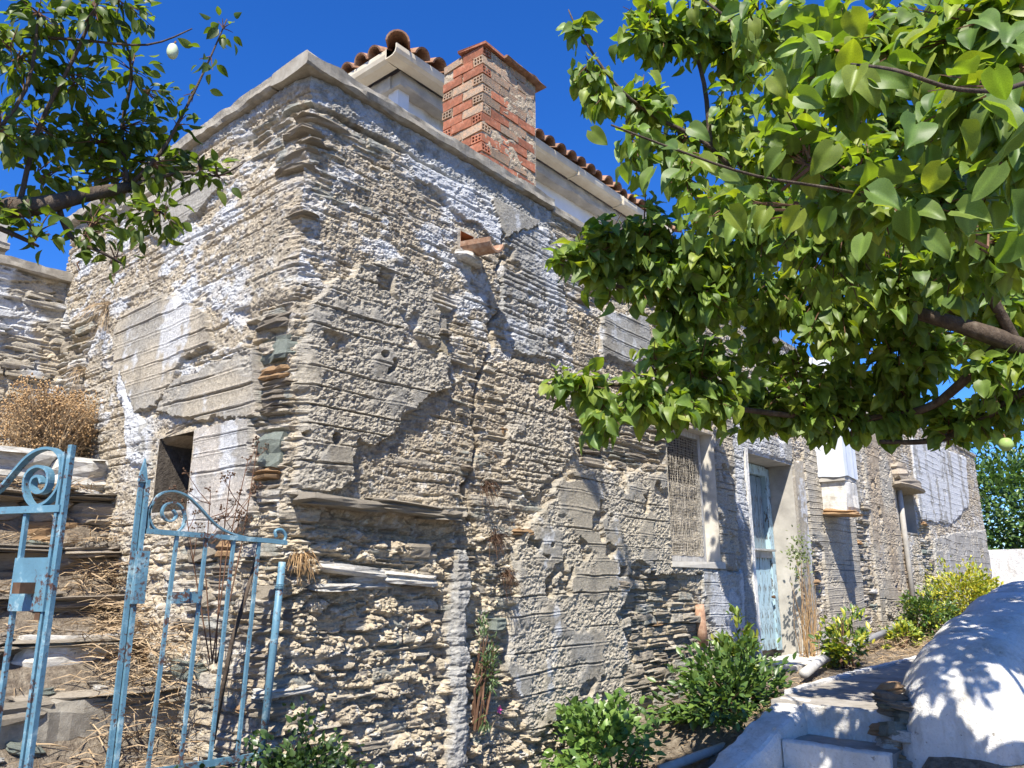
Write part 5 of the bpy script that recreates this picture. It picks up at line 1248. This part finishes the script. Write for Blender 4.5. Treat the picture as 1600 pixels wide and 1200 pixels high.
# ------------------------------------------------------------------ leaves
def leaf_template(L, W, nv, ns, heart=0.0, fold=.35, curl=.25, wave=.0, point=1.0, seed=0, petiole=.0):
    """vertices (n,3) in a frame: x across, y from base to tip, z normal"""
    r = random.Random(seed)
    V, Q, K = [], [], []
    ph = r.uniform(0, 6)
    for i in range(nv + 1):
        v = i / nv
        if heart: w = (math.sin(math.pi * min(1, v * .98 + .02) ** .62) ** .75) * (1 - .12 * v)
        else: w = math.sin(math.pi * v ** .85) ** .9
        if i == nv: w = 0.02
        if i == 0: w = .22 if heart else .04
        for j in range(-ns, ns + 1):
            s = j / ns
            sv = v - (heart * .10 * abs(s) * (1 - v) ** 3 * 2)
            z = fold * W * .5 * w * abs(s) - curl * L * v * v + wave * W * math.sin(v * 9 + ph + (2 if j > 0 else 0)) * abs(s)
            V.append((s * w * W * .5, sv * L, z)); K.append(1.22 if j == 0 else (.90 if abs(j) < ns else 1.02))
    m = 2 * ns + 1
    for i in range(nv):
        for j in range(2 * ns):
            Q.append((i * m + j, i * m + j + 1, (i + 1) * m + j + 1, (i + 1) * m + j))
    return np.array(V, np.float32), np.array(Q, np.int32), np.array(K, np.float32)

def frames(pos, tip, nrm, size):
    """(n,3,3) columns x,y,z scaled"""
    y = tip / np.linalg.norm(tip, axis=1, keepdims=True)
    z = nrm - (nrm * y).sum(1, keepdims=True) * y
    z /= np.linalg.norm(z, axis=1, keepdims=True) + 1e-9
    x = np.cross(y, z)
    return np.stack([x, y, z], -1) * size[:, None, None]
def stamp(tmpl, pos, F, tint):
    V, Q, K = tmpl
    n = len(pos); k = len(V)
    P = np.einsum('nij,kj->nki', F, V) + pos[:, None, :]
    QQ = (Q[None] + (np.arange(n) * k)[:, None, None]).reshape(-1, Q.shape[1])
    C = np.repeat(tint, k, 0) * np.tile(K, n)[:, None]
    return P.reshape(-1, 3), QQ, C
def stuff_leaves(name, groups, mat, parent, **kw):
    Vs, Qs, Cs, b = [], [], [], 0
    for (tm, pos, F, tint) in groups:
        if len(pos) == 0: continue
        v, q, c = stamp(tm, pos, F, tint)
        Vs.append(v); Qs.append(q + b); Cs.append(c); b += len(v)
    return obj(name, mesh_np(name, np.vstack(Vs), np.vstack(Qs), None, [mat], True, np.vstack(Cs)), parent, kind='stuff', **kw)

SUNV = np.array(SUN)
def bough(mb_, pts, r0, r1, n=7, jit=.0):
    q = smoothpath([Vector(p) for p in pts], 4)
    k = len(q)
    mb_.tube(q, [r0 + (r1 - r0) * (i / (k - 1)) for i in range(k)], n)
    return q
def make_tree(name, label, category, base, boughs, trunk, blobs, big, tmpl_near, tmpl_far, mat, size, palette, droop, seed, npart, per_twig, twig_r=.0035, near_d=1.9, sunny=1.0):
    r = np.random.default_rng(seed)
    root = thing(name, label, category, base)
    m = MB(); bough(m, trunk[0], trunk[1], trunk[2], 10)
    under(m.build('trunk', M['bark'], root, True), root)
    nodes = []
    for pts, r0, r1 in boughs:
        m = MB(); q = bough(m, pts, r0, r1); nodes += q
        under(m.build('branch', M['bark'], root, True), root)
    NP = np.array([tuple(p) for p in nodes])
    tw = MB()
    pos, tip, nrm, siz = [], [], [], []
    for (bx, by, bz, br, nt) in blobs:
        c = np.array((bx, by, bz))
        near = NP[np.argmin(((NP - c) ** 2).sum(1))]
        for _ in range(nt):
            d = r.normal(size=3); d /= np.linalg.norm(d)
            end = c + d * br * r.uniform(.55, 1.05)
            back = near + (c - near) * r.uniform(.3, .9) if np.linalg.norm(c - near) > br * .8 else near
            dirv = end - back; ln = np.linalg.norm(dirv)
            tl = min(ln, r.uniform(.14, .30)); dirv /= ln
            start = end - dirv * tl
            sag = np.array((0, 0, -1.0)) * tl * .12
            P3 = [start, start + dirv * tl * .5 - sag * .4, end]
            if ln > tl and r.random() < .45:
                k2 = back + (start - back) * .5 + r.normal(size=3) * .03
                tw.tube([back, k2, start], [twig_r * 1.7, twig_r * 1.3, twig_r], 4, False)
            tw.tube(P3, [twig_r, twig_r * .7, twig_r * .4], 4, False)
            nl = max(3, int(per_twig * tl / .22 + r.uniform(-1, 1)))
            for i in range(nl):
                t = (i + .6) / nl
                p = start + dirv * tl * t
                side = np.cross(dirv, r.normal(size=3)); side /= np.linalg.norm(side) + 1e-9
                o = p + side * r.uniform(.008, .045)
                ty = side * .8 + dirv * .45 + np.array((0, 0, -droop)) + r.normal(size=3) * .25
                nv_ = SUNV * sunny + np.array((0, 0, .25)) + r.normal(size=3) * .58
                pos.append(o); tip.append(ty); nrm.append(nv_); siz.append(size * r.uniform(.62, 1.18) * (1.12 if (Vector(o) - CAM).length > 3.4 else 1))
    for (p, tdir, sz) in big:
        pos.append(np.array(p)); tip.append(np.array(tdir)); nrm.append(SUNV * .9 + np.array(CAM - Vector(p)) * .3 + r.normal(size=3) * .48); siz.append(sz)
    pos, tip, nrm, siz = map(lambda a: np.array(a, np.float32), (pos, tip, nrm, siz))
    pal = np.array(palette, np.float32)
    tint = pal[r.integers(0, len(pal), len(pos))] * r.uniform(.8, 1.2, (len(pos), 1)).astype(np.float32)
    F = frames(pos, tip, nrm, siz)
    under(tw.build('twigs', M['twig'], root, kind='stuff'), root)
    camv = np.array(CAM, np.float32)
    dv = pos - camv; dd = np.linalg.norm(dv, axis=1)
    ax_f = np.array(fwd); zc = dv @ ax_f
    rt_ = np.array(fwd.cross(Vector((0, 0, 1))).normalized()); upv = np.cross(rt_, ax_f)
    vis = (zc > .2) & (np.abs(dv @ rt_) < zc * .66) & (np.abs(dv @ upv) < zc * .50)
    show = np.where(vis, siz / dd, 0)
    order = np.argsort(-show)
    part = np.zeros(len(pos), bool); part[order[:npart]] = True; part &= vis
    # single leaves of the 300 that show largest
    cache = {}
    for i in np.nonzero(part)[0]:
        near_ = dd[i] < near_d
        k = int(r.integers(0, 60)); j = int(r.integers(0, len(pal)))
        key = (near_, k, j)
        if key not in cache:
            v, q, kk = (tmpl_near if near_ else tmpl_far)[k % len(tmpl_near if near_ else tmpl_far)]
            cache[key] = mesh_np('leaf', v, q, None, [mat], True, np.tile(pal[j], (len(v), 1)) * kk[:, None])
        o = bpy.data.objects.new('leaf', cache[key])
        A = F[i] / siz[i]
        o.rotation_euler = Matrix(A.tolist()).to_euler(); o.scale = (float(siz[i]),) * 3
        o.location = Vector(pos[i].tolist()) - root.location
        put(o, root)
    rest = ~part
    gsel = r.integers(0, len(tmpl_far), len(pos))
    closeish = dd < near_d
    groups = []
    for k in range(len(tmpl_far)):
        s = rest & (gsel == k) & ~closeish
        groups.append((tmpl_far[k], pos[s], F[s], tint[s]))
    for k in range(len(tmpl_near)):
        s = rest & (gsel % len(tmpl_near) == k) & closeish
        groups.append((tmpl_near[k], pos[s], F[s], tint[s]))
    under(stuff_leaves('foliage', groups, mat, root), root)
    return root

AN = [leaf_template(1, .80 + .07 * (i % 3), 10, 3, 1, .18 + .16 * i, .10 + .13 * ((i * 2) % 4), .03 + .02 * (i % 3), seed=i) for i in range(5)]
AF = [leaf_template(1, .90, 5, 2, 1, .20 + .2 * i, .20 + .1 * i, .06, seed=10 + i) for i in range(4)]
PN = [leaf_template(1, .56, 8, 2, 0, .40, .20, .02, seed=20 + i) for i in range(4)]
PF = [leaf_template(1, .56, 5, 1, 0, .45, .15 + .06 * i, 0, seed=30 + i) for i in range(4)]
APR = [(.165, .225, .038), (.20, .26, .042), (.125, .19, .036), (.24, .295, .05), (.16, .23, .045), (.15, .23, .045), (.13, .20, .04), (.12, .20, .045), (.16, .245, .055), (.14, .225, .05), (.10, .175, .04)]
PLM = [(.075, .120, .022), (.095, .145, .026), (.06, .095, .02), (.13, .17, .03)]

make_tree('apricot_tree', 'apricot tree reaching in from the right with bright heart shaped leaves', 'tree', (2.30, -3.70, .30),
          R_BOUGHS, (R_TRUNK, .12, .060), R_BLOBS, R_BIG, AN, AF, M['leaf'], .061, APR, .65, 101, 300, 11.5, near_d=2.1)
make_tree('plum_tree', 'shaded fruit tree reaching in at the upper left with small oval leaves', 'tree', L_BASE,
          L_BOUGHS, (L_TRUNK, .09, .036), L_BLOBS, [], PN, PF, M['leaf_plum'], .037, PLM, .35, 102, 300, 21, twig_r=.002, near_d=1.7, sunny=.5)
def fruit(name, loc, s, mat, label, cat, tall=1.0):
    m = MB(); n, k = 16, 12
    V, F = [], []
    for i in range(n + 1):
        ph = math.pi * i / n
        for j in range(k):
            th = 2 * math.pi * j / k
            rr_ = math.sin(ph) * (1 - .10 * math.exp(-((th - 1.2) / .35) ** 2)) * (1 + .06 * math.cos(ph))
            V.append((rr_ * math.cos(th) * s, rr_ * math.sin(th) * s, -math.cos(ph) * s * tall - .12 * s * math.exp(-(math.pi - ph) ** 2 * 8)))
    for i in range(n):
        for j in range(k):
            F.append((i * k + j, i * k + (j + 1) % k, (i + 1) * k + (j + 1) % k, (i + 1) * k + j))
    m.add(V, F); m.mi = 1
    m.tube([(0, 0, s * tall * .85), (.002, 0, s * tall * 1.1), (.006, .003, s * tall * 1.5)], .0025, 5)
    o = m.build(name, [mat, M['twig']], None, True, label=label, category=cat); o.location = loc
    return o
M['green_fruit'] = mottled('green_fruit_skin', [(.3, (.22, .32, .08)), (.7, (.33, .42, .14))], 8, 200, .1, .001, .5)
M['pale_fruit'] = mottled('pale_fruit_skin', [(.3, (.42, .52, .33)), (.7, (.56, .64, .46))], 8, 200, .1, .001, .5)
fruit('apricot', FRUIT_R, .024, M['green_fruit'], 'round green unripe fruit hanging under the right tree near the edge', 'fruit')
fruit('almond', FRUIT_L, .0135, M['pale_fruit'], 'pale green oval fruit hanging on a twig against the blue sky', 'fruit', 1.55)
m = MB()
V = []
for i in range(13):
    t = i / 12; w = .0045 * (1 - t) + .0008
    p = Vector(BLADE[0]).lerp(Vector(BLADE[1]), t) + Vector((0, 0, -.012 * t * t))
    V += [p + Vector((0, 0, w)), p + Vector((.001, -.002, 0)), p - Vector((0, 0, w))]
m.add(V, [(3 * i + a, 3 * i + 3 + a, 3 * i + 4 + a, 3 * i + 1 + a) for i in range(12) for a in (0, 1)]); m.c = [(.16, .26, .08)] * len(V)
m.build('reed_blade', M['leaf'], None, True, True, label='single narrow green blade poking in from the right edge', category='reed leaf')

# ------------------------------------------------------------------ shrubs, weeds, dead plants
def shrub(name, label, c, rad, n, size, pal, seed, tm=None, group=None, stems=10, base=None, mat='leaf_shrub', npart=60, upright=.25, category='shrub'):
    r = np.random.default_rng(seed)
    base = base or (c[0], c[1], gz(c[0], c[1]) - .02)
    root = thing(name, label, category, base, group)
    m = MB()
    for k in range(stems):
        d = r.normal(size=3); d /= np.linalg.norm(d); d[2] = abs(d[2])
        e = np.array(c) + d * np.array(rad) * .8
        b = np.array(base) + np.array((r.uniform(-.06, .06), r.uniform(-.06, .06), 0))
        mid = (b + e) / 2 + r.normal(size=3) * .04
        m.tube([b, mid, e], [.008, .006, .003], 5, False)
    under(m.build('stem', M['twig'], root), root)
    # clumps give an uneven outline with gaps
    nc = max(10, n // 38)
    cd = r.normal(size=(nc, 3)); cd /= np.linalg.norm(cd, axis=1, keepdims=True)
    cl = np.array(c) + cd * np.array(rad) * r.uniform(.40, 1.12, (nc, 1))
    ci = r.integers(0, nc, n)
    off = r.normal(size=(n, 3)) * np.array(rad) * .15
    pos = (cl[ci] + off).astype(np.float32)
    pos[:, 2] = np.maximum(pos[:, 2], base[2] + .03)
    out = pos - np.array(c); out /= np.linalg.norm(out, axis=1, keepdims=True) + 1e-6
    tip = out + r.normal(size=(n, 3)) * .5 + np.array((0, 0, upright))
    nrm = SUNV * .5 + np.array((0, 0, .6)) + r.normal(size=(n, 3)) * .45
    siz = (size * r.uniform(.6, 1.25, n)).astype(np.float32)
    F = frames(pos, tip, nrm, siz).astype(np.float32)
    p_ = np.array(pal, np.float32); tint = p_[r.integers(0, len(p_), n)] * r.uniform(.75, 1.25, (n, 1)).astype(np.float32)
    tm = tm or SH
    dd = np.linalg.norm(pos - np.array(CAM, np.float32), axis=1)
    outer = ((pos - np.array(c)) @ np.array((-.6, -.6, .3)))
    part = np.zeros(n, bool)
    if npart: part[np.argsort(-(outer + siz))[:npart]] = True
    me = {}
    for i in np.nonzero(part)[0]:
        k = int(r.integers(0, len(tm))); j = int(r.integers(0, len(p_)))
        if (k, j) not in me: me[(k, j)] = mesh_np('leaf', tm[k][0], tm[k][1], None, [M[mat]], True, np.tile(p_[j], (len(tm[k][0]), 1)) * tm[k][2][:, None])
        o = bpy.data.objects.new('leaf', me[(k, j)])
        o.rotation_euler = Matrix((F[i] / siz[i]).tolist()).to_euler(); o.scale = (float(siz[i]),) * 3
        o.location = Vector(pos[i].tolist()) - root.location; put(o, root)
    g_ = r.integers(0, len(tm), n)
    under(stuff_leaves('foliage', [(tm[k], pos[(g_ == k) & ~part], F[(g_ == k) & ~part], tint[(g_ == k) & ~part]) for k in range(len(tm))], M[mat], root), root)
    return root
SH = [leaf_template(1, .48, 5, 1, 0, .4, .15, .0, seed=40 + i) for i in range(3)]
ROUND = [leaf_template(1, .8, 5, 1, .6, .3, .2, .05, seed=50 + i) for i in range(3)]
DK = [(.055, .110, .026), (.075, .135, .030), (.042, .085, .020), (.10, .165, .036)]
MG = [(.11, .19, .042), (.085, .155, .034), (.15, .235, .055)]
YG = [(.26, .29, .030), (.36, .35, .035), (.17, .23, .030), (.42, .37, .04)]
DK_SHADE = [(.030, .062, .018), (.042, .078, .022), (.022, .045, .014), (.055, .095, .025)]  # shade under the gate put into these darker leaf greens
shrub('climbing_shrub', 'small leaved green shrub darkened for shade under the gate at the foot of the house corner', (-.10, -.40, .82), (.25, .20, .25), 2300, .028, DK_SHADE, 1, ROUND, npart=40)
shrub('wild_groundcover', 'low dark weeds in the shade beneath the blue gate bars', (-.62, -.24, .82), (.44, .18, .09), 1500, .026, DK_SHADE, 2, ROUND, npart=30, stems=14, category='weeds')
shrub('mallow_shrub', 'leafy mid green shrub growing against the patched wall, lit by sun', (2.04, -.42, .60), (.40, .28, .30), 1700, .052, MG, 3, ROUND, npart=60)
shrub('oleander_shrub', 'large glossy dark green shrub below the window and beside the path steps', (3.34, -.66, .78), (.58, .36, .40), 3000, .070, DK + [(.11, .17, .035)], 4, npart=80, stems=16)
shrub('upright_shrub', 'yellow tipped upright sprigs rising above the dark shrub before the door', (3.80, -.55, 1.10), (.20, .16, .22), 420, .065, [(.16, .22, .04), (.24, .26, .045), (.09, .15, .03)], 5, npart=30, upright=.8)
shrub('young_shrub', 'thin yellow green shrub standing alone right of the door', (5.70, -.72, 1.06), (.30, .22, .26), 800, .065, YG[:3] + DK[:2], 6, npart=40, upright=.7)
shrub('golden_shrub', 'bright yellow green bush at the far end of the house wall', (11.8, -.55, 1.40), (.66, .50, .46), 3400, .065, YG, 7, npart=60, upright=.6)
shrub('green_shrub', 'dark green bush in front of the bright yellow bush by the path', (9.4, -.55, 1.16), (.42, .30, .30), 1500, .065, DK + YG[:1], 8, npart=40)
shrub('edge_shrub', 'low yellow green bush at the path edge in front of the drain pipe', (7.95, -.62, .99), (.32, .22, .15), 700, .055, YG[:3] + DK[:1], 9, npart=30)
shrub('hillside_tree', 'broad dark evergreen crown on the slope behind the far house corner', (26.0, .6, 3.9), (2.6, 3.4, 2.1), 11000, .20, DK, 12, npart=0, stems=8)
shrub('hillside_bush', 'mid green bush above the far white boundary wall', (24.0, -1.9, 3.0), (1.8, 2.4, 1.5), 8000, .17, DK + MG[1:2], 13, npart=0, stems=8)
shrub('wall_weed', 'wispy green weed rooted beside the plaster strip in the wall', (1.33, -.13, 1.10), (.08, .08, .26), 520, .040, [(.06, .11, .035), (.09, .14, .05)], 14, [leaf_template(1, .16, 4, 1, 0, .2, .3, seed=60)], npart=0, stems=12, base=(1.33, -.06, .80), category='weed')
# pink flower
m = MB(); m.mi = 0
fl = thing('pink_flower', 'tiny pink flower on the rubble between plaster strip and big patch', 'flower', (1.43, -.13, .90))
for k in range(5):
    a = 2 * math.pi * k / 5; m = MB()
    m.add([(0, 0, 0), (.016 * math.cos(a - .4), -.01, .016 * math.sin(a - .4)), (.024 * math.cos(a), -.013, .024 * math.sin(a)), (.016 * math.cos(a + .4), -.01, .016 * math.sin(a + .4))], [(0, 1, 2, 3)])
    m.build('petal', M.setdefault('pink', mottled('pink_petal', [(.3, (.62, .05, .25)), (.7, (.75, .12, .38))], 20)), fl)
m = MB(); m.tube([(0, 0, 0), (.005, .02, -.05), (.0, .06, -.12)], .002, 4); m.build('stem', M['straw'], fl)

def dead_bush(name, label, c, rad, n, pods, seed, mat='straw', podmat='dry_seed', base=None):
    r = np.random.default_rng(seed)
    base = base or (c[0], c[1], c[2] - rad[2])
    root = thing(name, label, 'dead bush', base)
    m = MB()
    for k in range(n):
        d = r.normal(size=3); d /= np.linalg.norm(d); d[2] = d[2] * .8 + .15
        e = np.array(c) + d * np.array(rad) * r.uniform(.5, 1.0) * (1 + .22 * math.sin(d[0] * 5 + 1) * math.cos(d[2] * 4))
        b = np.array(base) + r.normal(size=3) * np.array((.05, .05, .01))
        mid = b + (e - b) * .55 + r.normal(size=3) * .035
        m.tube([b, mid, e], [.003, .002, .0012], 3, False)
        for q in range(2):
            e2 = mid + (e - mid) * .6 + r.normal(size=3) * .05
            m.tube([mid, e2], [.0016, .001], 3, False)
    under(m.build('stalks', M[mat], root, kind='stuff'), root)
    m = MB()
    for k in range(pods):
        d = r.normal(size=3); d /= np.linalg.norm(d)
        p = np.array(c) + d * np.array(rad) * r.uniform(.55, 1.04) * (1 + .22 * math.sin(d[0] * 5 + 1) * math.cos(d[2] * 4)); p[2] = max(p[2], base[2] - .02)
        s = r.uniform(.004, .009)
        o = [Vector(p) + Vector(v) * s for v in ((1, 0, 0), (-1, 0, 0), (0, 1, 0), (0, -1, 0), (0, 0, 1.3), (0, 0, -1))]
        m.add(o, [(0, 2, 4), (2, 1, 4), (1, 3, 4), (3, 0, 4), (2, 0, 5), (1, 2, 5), (3, 1, 5), (0, 3, 5)])
    under(m.build('seed_heads', M[podmat], root, kind='stuff'), root)
    return root
dead_bush('dried_bush', 'round dried orange brown bush at the top of the stairs', (-.30, 2.12, 2.58), (.31, .25, .26), 1100, 3400, 71)
# dark dried flower stalks in front of the wall corner
r = random.Random(77)
ds = thing('dried_flower', 'dead umbel flower stalks with dark heads standing by the house corner', 'dead plant', (-.22, .12, 1.2))
m = MB(); heads = []
for (x, y, h) in [(-.22, .1, 2.08), (-.16, .06, 2.16), (-.30, .12, 2.0), (-.12, .05, 2.26), (-.40, .16, 1.95)]:
    b = Vector((-.22 + r.uniform(-.03, .03), .12, 1.25)); e = Vector((x, y, h))
    mid = b.lerp(e, .55) + Vector((r.uniform(-.04, .04), 0, 0))
    m.tube([b, mid, e], [.0035, .003, .002], 5)
    for k in range(5):
        s = b.lerp(e, r.uniform(.55, .95)); t = s + Vector((r.uniform(-.12, .12), r.uniform(-.06, .06), r.uniform(.04, .14)))
        m.tube([s, s.lerp(t, .5) + Vector((0, 0, -.01)), t], [.0025, .002, .0012], 4); heads.append(t)
    heads.append(e)
under(m.build('stalk', M['twig'], ds), ds)
m = MB()
for h in heads:
    for k in range(7):
        t = h + Vector((r.uniform(-.022, .022), r.uniform(-.02, .02), r.uniform(-.004, .024)))
        m.tube([h, t], .0011, 3, False)
        s = .0055
        o = [t + Vector(v) * s for v in ((1, 0, 0), (-1, 0, 0), (0, 1, 0), (0, -1, 0), (0, 0, 1), (0, 0, -1))]
        m.add(o, [(0, 2, 4), (2, 1, 4), (1, 3, 4), (3, 0, 4), (2, 0, 5), (1, 2, 5), (3, 1, 5), (0, 3, 5)])
under(m.build('flower_heads', M['dark_seed'], ds, kind='stuff'), ds)

# straw: thousands of dry blades lying over the stairs and hanging from ledges
def straw(name, spots, seed, mat='straw', **kw):
    r = np.random.default_rng(seed); Vs, Qs, b = [], [], 0
    for (x0, x1, y0, y1, zf, n, L, lift) in spots:
        for _ in range(n):
            x, y = r.uniform(x0, x1), r.uniform(y0, y1); z = zf(x, y) + abs(r.normal()) * lift
            a = r.uniform(0, 6.28); l = L * r.uniform(.4, 1.2); w = r.uniform(.0012, .0035)
            d = np.array((math.cos(a), math.sin(a), r.normal() * .25)); d /= np.linalg.norm(d)
            s = np.cross(d, (0, 0, 1.)); s /= np.linalg.norm(s); s = s * .8 + np.array((0, 0, .6)) * r.choice((-1, 1))
            p0 = np.array((x, y, z)); p1 = p0 + d * l * .5 + np.array((0, 0, l * r.uniform(.0, .18))); p2 = p0 + d * l
            Vs += [p0 - s * w, p0 + s * w, p1 - s * w, p1 + s * w, p2 - s * w * .3, p2 + s * w * .3]
            Qs += [(b, b + 1, b + 3, b + 2), (b + 2, b + 3, b + 5, b + 4)]; b += 6
    return obj(name, mesh_np(name, np.array(Vs), np.array(Qs), None, [M[mat]], False), None, kind='stuff', **kw)
def stairz(x, y):
    z = .80
    for v, t in STEPS:
        if y > v + .02: z = t
    return z + .008
straw('dry_grass', [(-1.8, -.02, .15, .72, gz, 650, .15, .02), (-1.8, -.02, .78, 1.02, stairz, 120, .14, .012), (-1.8, -.02, 1.08, 1.30, stairz, 230, .14, .025),
                    (-1.8, -.02, 1.34, 1.52, stairz, 260, .14, .03), (-1.8, -.02, 1.55, 1.68, stairz, 240, .14, .03), (-1.8, -.02, 1.72, 1.96, stairz, 380, .14, .03), (-1.6, -.02, 2.02, 2.7, stairz, 500, .16, .03),
                    (-.45, -.03, .45, 1.05, lambda x, y: .85 + random.random() * .55, 800, .17, .01), (-.3, -.02, 1.0, 1.6, lambda x, y: stairz(x, y) + random.random() * .15, 600, .14, .02)], 81,
      label='dry golden straw littering the stairs behind the gate', category='dry grass')
straw('dry_litter', [(6.2, 10.5, -1.15, -.12, gz, 1800, .14, .05), (4.2, 6.6, -.9, -.15, gz, 260, .10, .015), (1.6, 4.2, -1.0, -.2, gz, 1500, .09, .012)], 82, label='dry grass and leaf litter along the foot of the house wall by the path', category='dry grass')
# dead grass tufts hanging on the walls
def tuft(label, base, n, L, dirv, seed, mat='straw'):
    r = random.Random(seed); m = MB()
    for k in range(n):
        d = Vector(dirv) + Vector((r.uniform(-.9, .9), r.uniform(-.8, .3), r.uniform(-.7, .9))); d.normalize()
        p = Vector((0, 0, 0)) + Vector((r.uniform(-.03, .03), r.uniform(-.03, .03), r.uniform(-.02, .02)))
        l = L * r.uniform(.5, 1.1)
        m.tube([p, p + d * l * .5 + Vector((0, 0, .02)), p + d * l + Vector((0, 0, -.25 * l))], [.0022, .0018, .0008], 3, False)
    o = m.build('dead_tuft', M[mat], None, label=label, category='dead plant', group='dead tufts on the walls'); o.location = base
tuft('dry hanging tuft high on the left wall beneath the tree', (-.06, 2.12, 3.44), 46, .24, (-.25, .1, -1), 1)
tuft('small dry tuft on the left wall above the orange bush', (-.06, 2.40, 3.02), 30, .16, (-.3, 0, -.8), 2)
tuft('reddish dead tuft in the crack right of the big plaster patch', (1.33, -.10, 2.16), 44, .13, (.1, -.6, -.5), 3, 'dark_seed')
tuft('reddish dead tuft lower in the crack under the first', (1.40, -.10, 1.86), 44, .12, (.1, -.6, -.6), 4, 'dark_seed')
tuft('brown dead tuft above the plaster strip', (1.50, -.10, 1.65), 40, .13, (.1, -.6, -.7), 5, 'dark_seed')
tuft('brown leafy dead tuft hanging behind the gate hook', (.06, -.09, 1.72), 80, .11, (-.1, -.5, -1), 6, 'dry_seed')
# withered plant beside the door
r = random.Random(91); m = MB()
wp = thing('withered_plant', 'tall withered plant with a green tip against the right door reveal', 'dead plant', (6.05, -.22, .85))
for k in range(42):
    b = Vector((6.10 + r.uniform(-.16, .16), -.20 + r.uniform(-.06, .04), .86)); h = r.uniform(.3, 1.0)
    e = b + Vector((r.uniform(-.22, .22), r.uniform(-.10, .05), h)); md = b.lerp(e, .5) + Vector((r.uniform(-.07, .07), r.uniform(-.04, .02), 0))
    m.tube([b, md, e], [.0035, .003, .0015], 4, False)
    for q in range(3):
        s = b.lerp(e, r.uniform(.3, .9)); m.tube([s, s + Vector((r.uniform(-.07, .07), r.uniform(-.04, .02), r.uniform(-.02, .08)))], [.002, .001], 3, False)
under(m.build('stalks', M['dry_seed'], wp, kind='stuff'), wp)
n = 220; rg_ = np.random.default_rng(92)
pos = (np.array((6.10, -.20, 1.86)) + rg_.normal(size=(n, 3)) * np.array((.10, .05, .13))).astype(np.float32)
under(stuff_leaves('foliage', [(SH[0], pos, frames(pos, rg_.normal(size=(n, 3)) + np.array((0, 0, .6)), rg_.normal(size=(n, 3)) * .5 + SUNV, np.full(n, .04, np.float32)), np.tile(np.array([[.13, .16, .06]], np.float32), (n, 1)))], M['leaf_shrub'], wp), wp)
# clay pipe pieces set in the wall below the window, pipe lying at the path side
m = MB(); m.tube([(4.10, -.05, 1.42), (4.11, -.06, 1.20), (4.14, -.05, 1.10)], .045, 10); m.build('clay_pipe', M['clay'], None, True, label='broken reddish clay pipe standing in the rubble below the window', category='pipe')
m = MB(); m.tube([(4.35, -.80, .90), (5.3, -.62, .93), (8.6, -.40, 1.06)], .04, 8); m.build('ground_pipe', M['grey_pipe'], None, True, label='pale grey pipe lying along the wall side of the path', category='pipe')
m = MB(); m.tube([(2.35, -.62, .50), (3.0, -.80, .58), (3.6, -.95, .70)], .028, 8); m.build('ground_pipe', M['grey_pipe'], None, True, label='grey pipe lying half hidden beneath the dark shrub', category='pipe')
# a stick leaning behind the gate
m = MB(); m.tube([(-.28, -.04, .95), (-.22, -.03, 1.35), (-.14, -.06, 1.74)], [.012, .010, .008], 7); m.build('leaning_stick', M['bark'], None, True, label='thin brown stick leaning behind the bars of the closed gate leaf', category='stick')
# sky and far ground are the world and the ground sheet
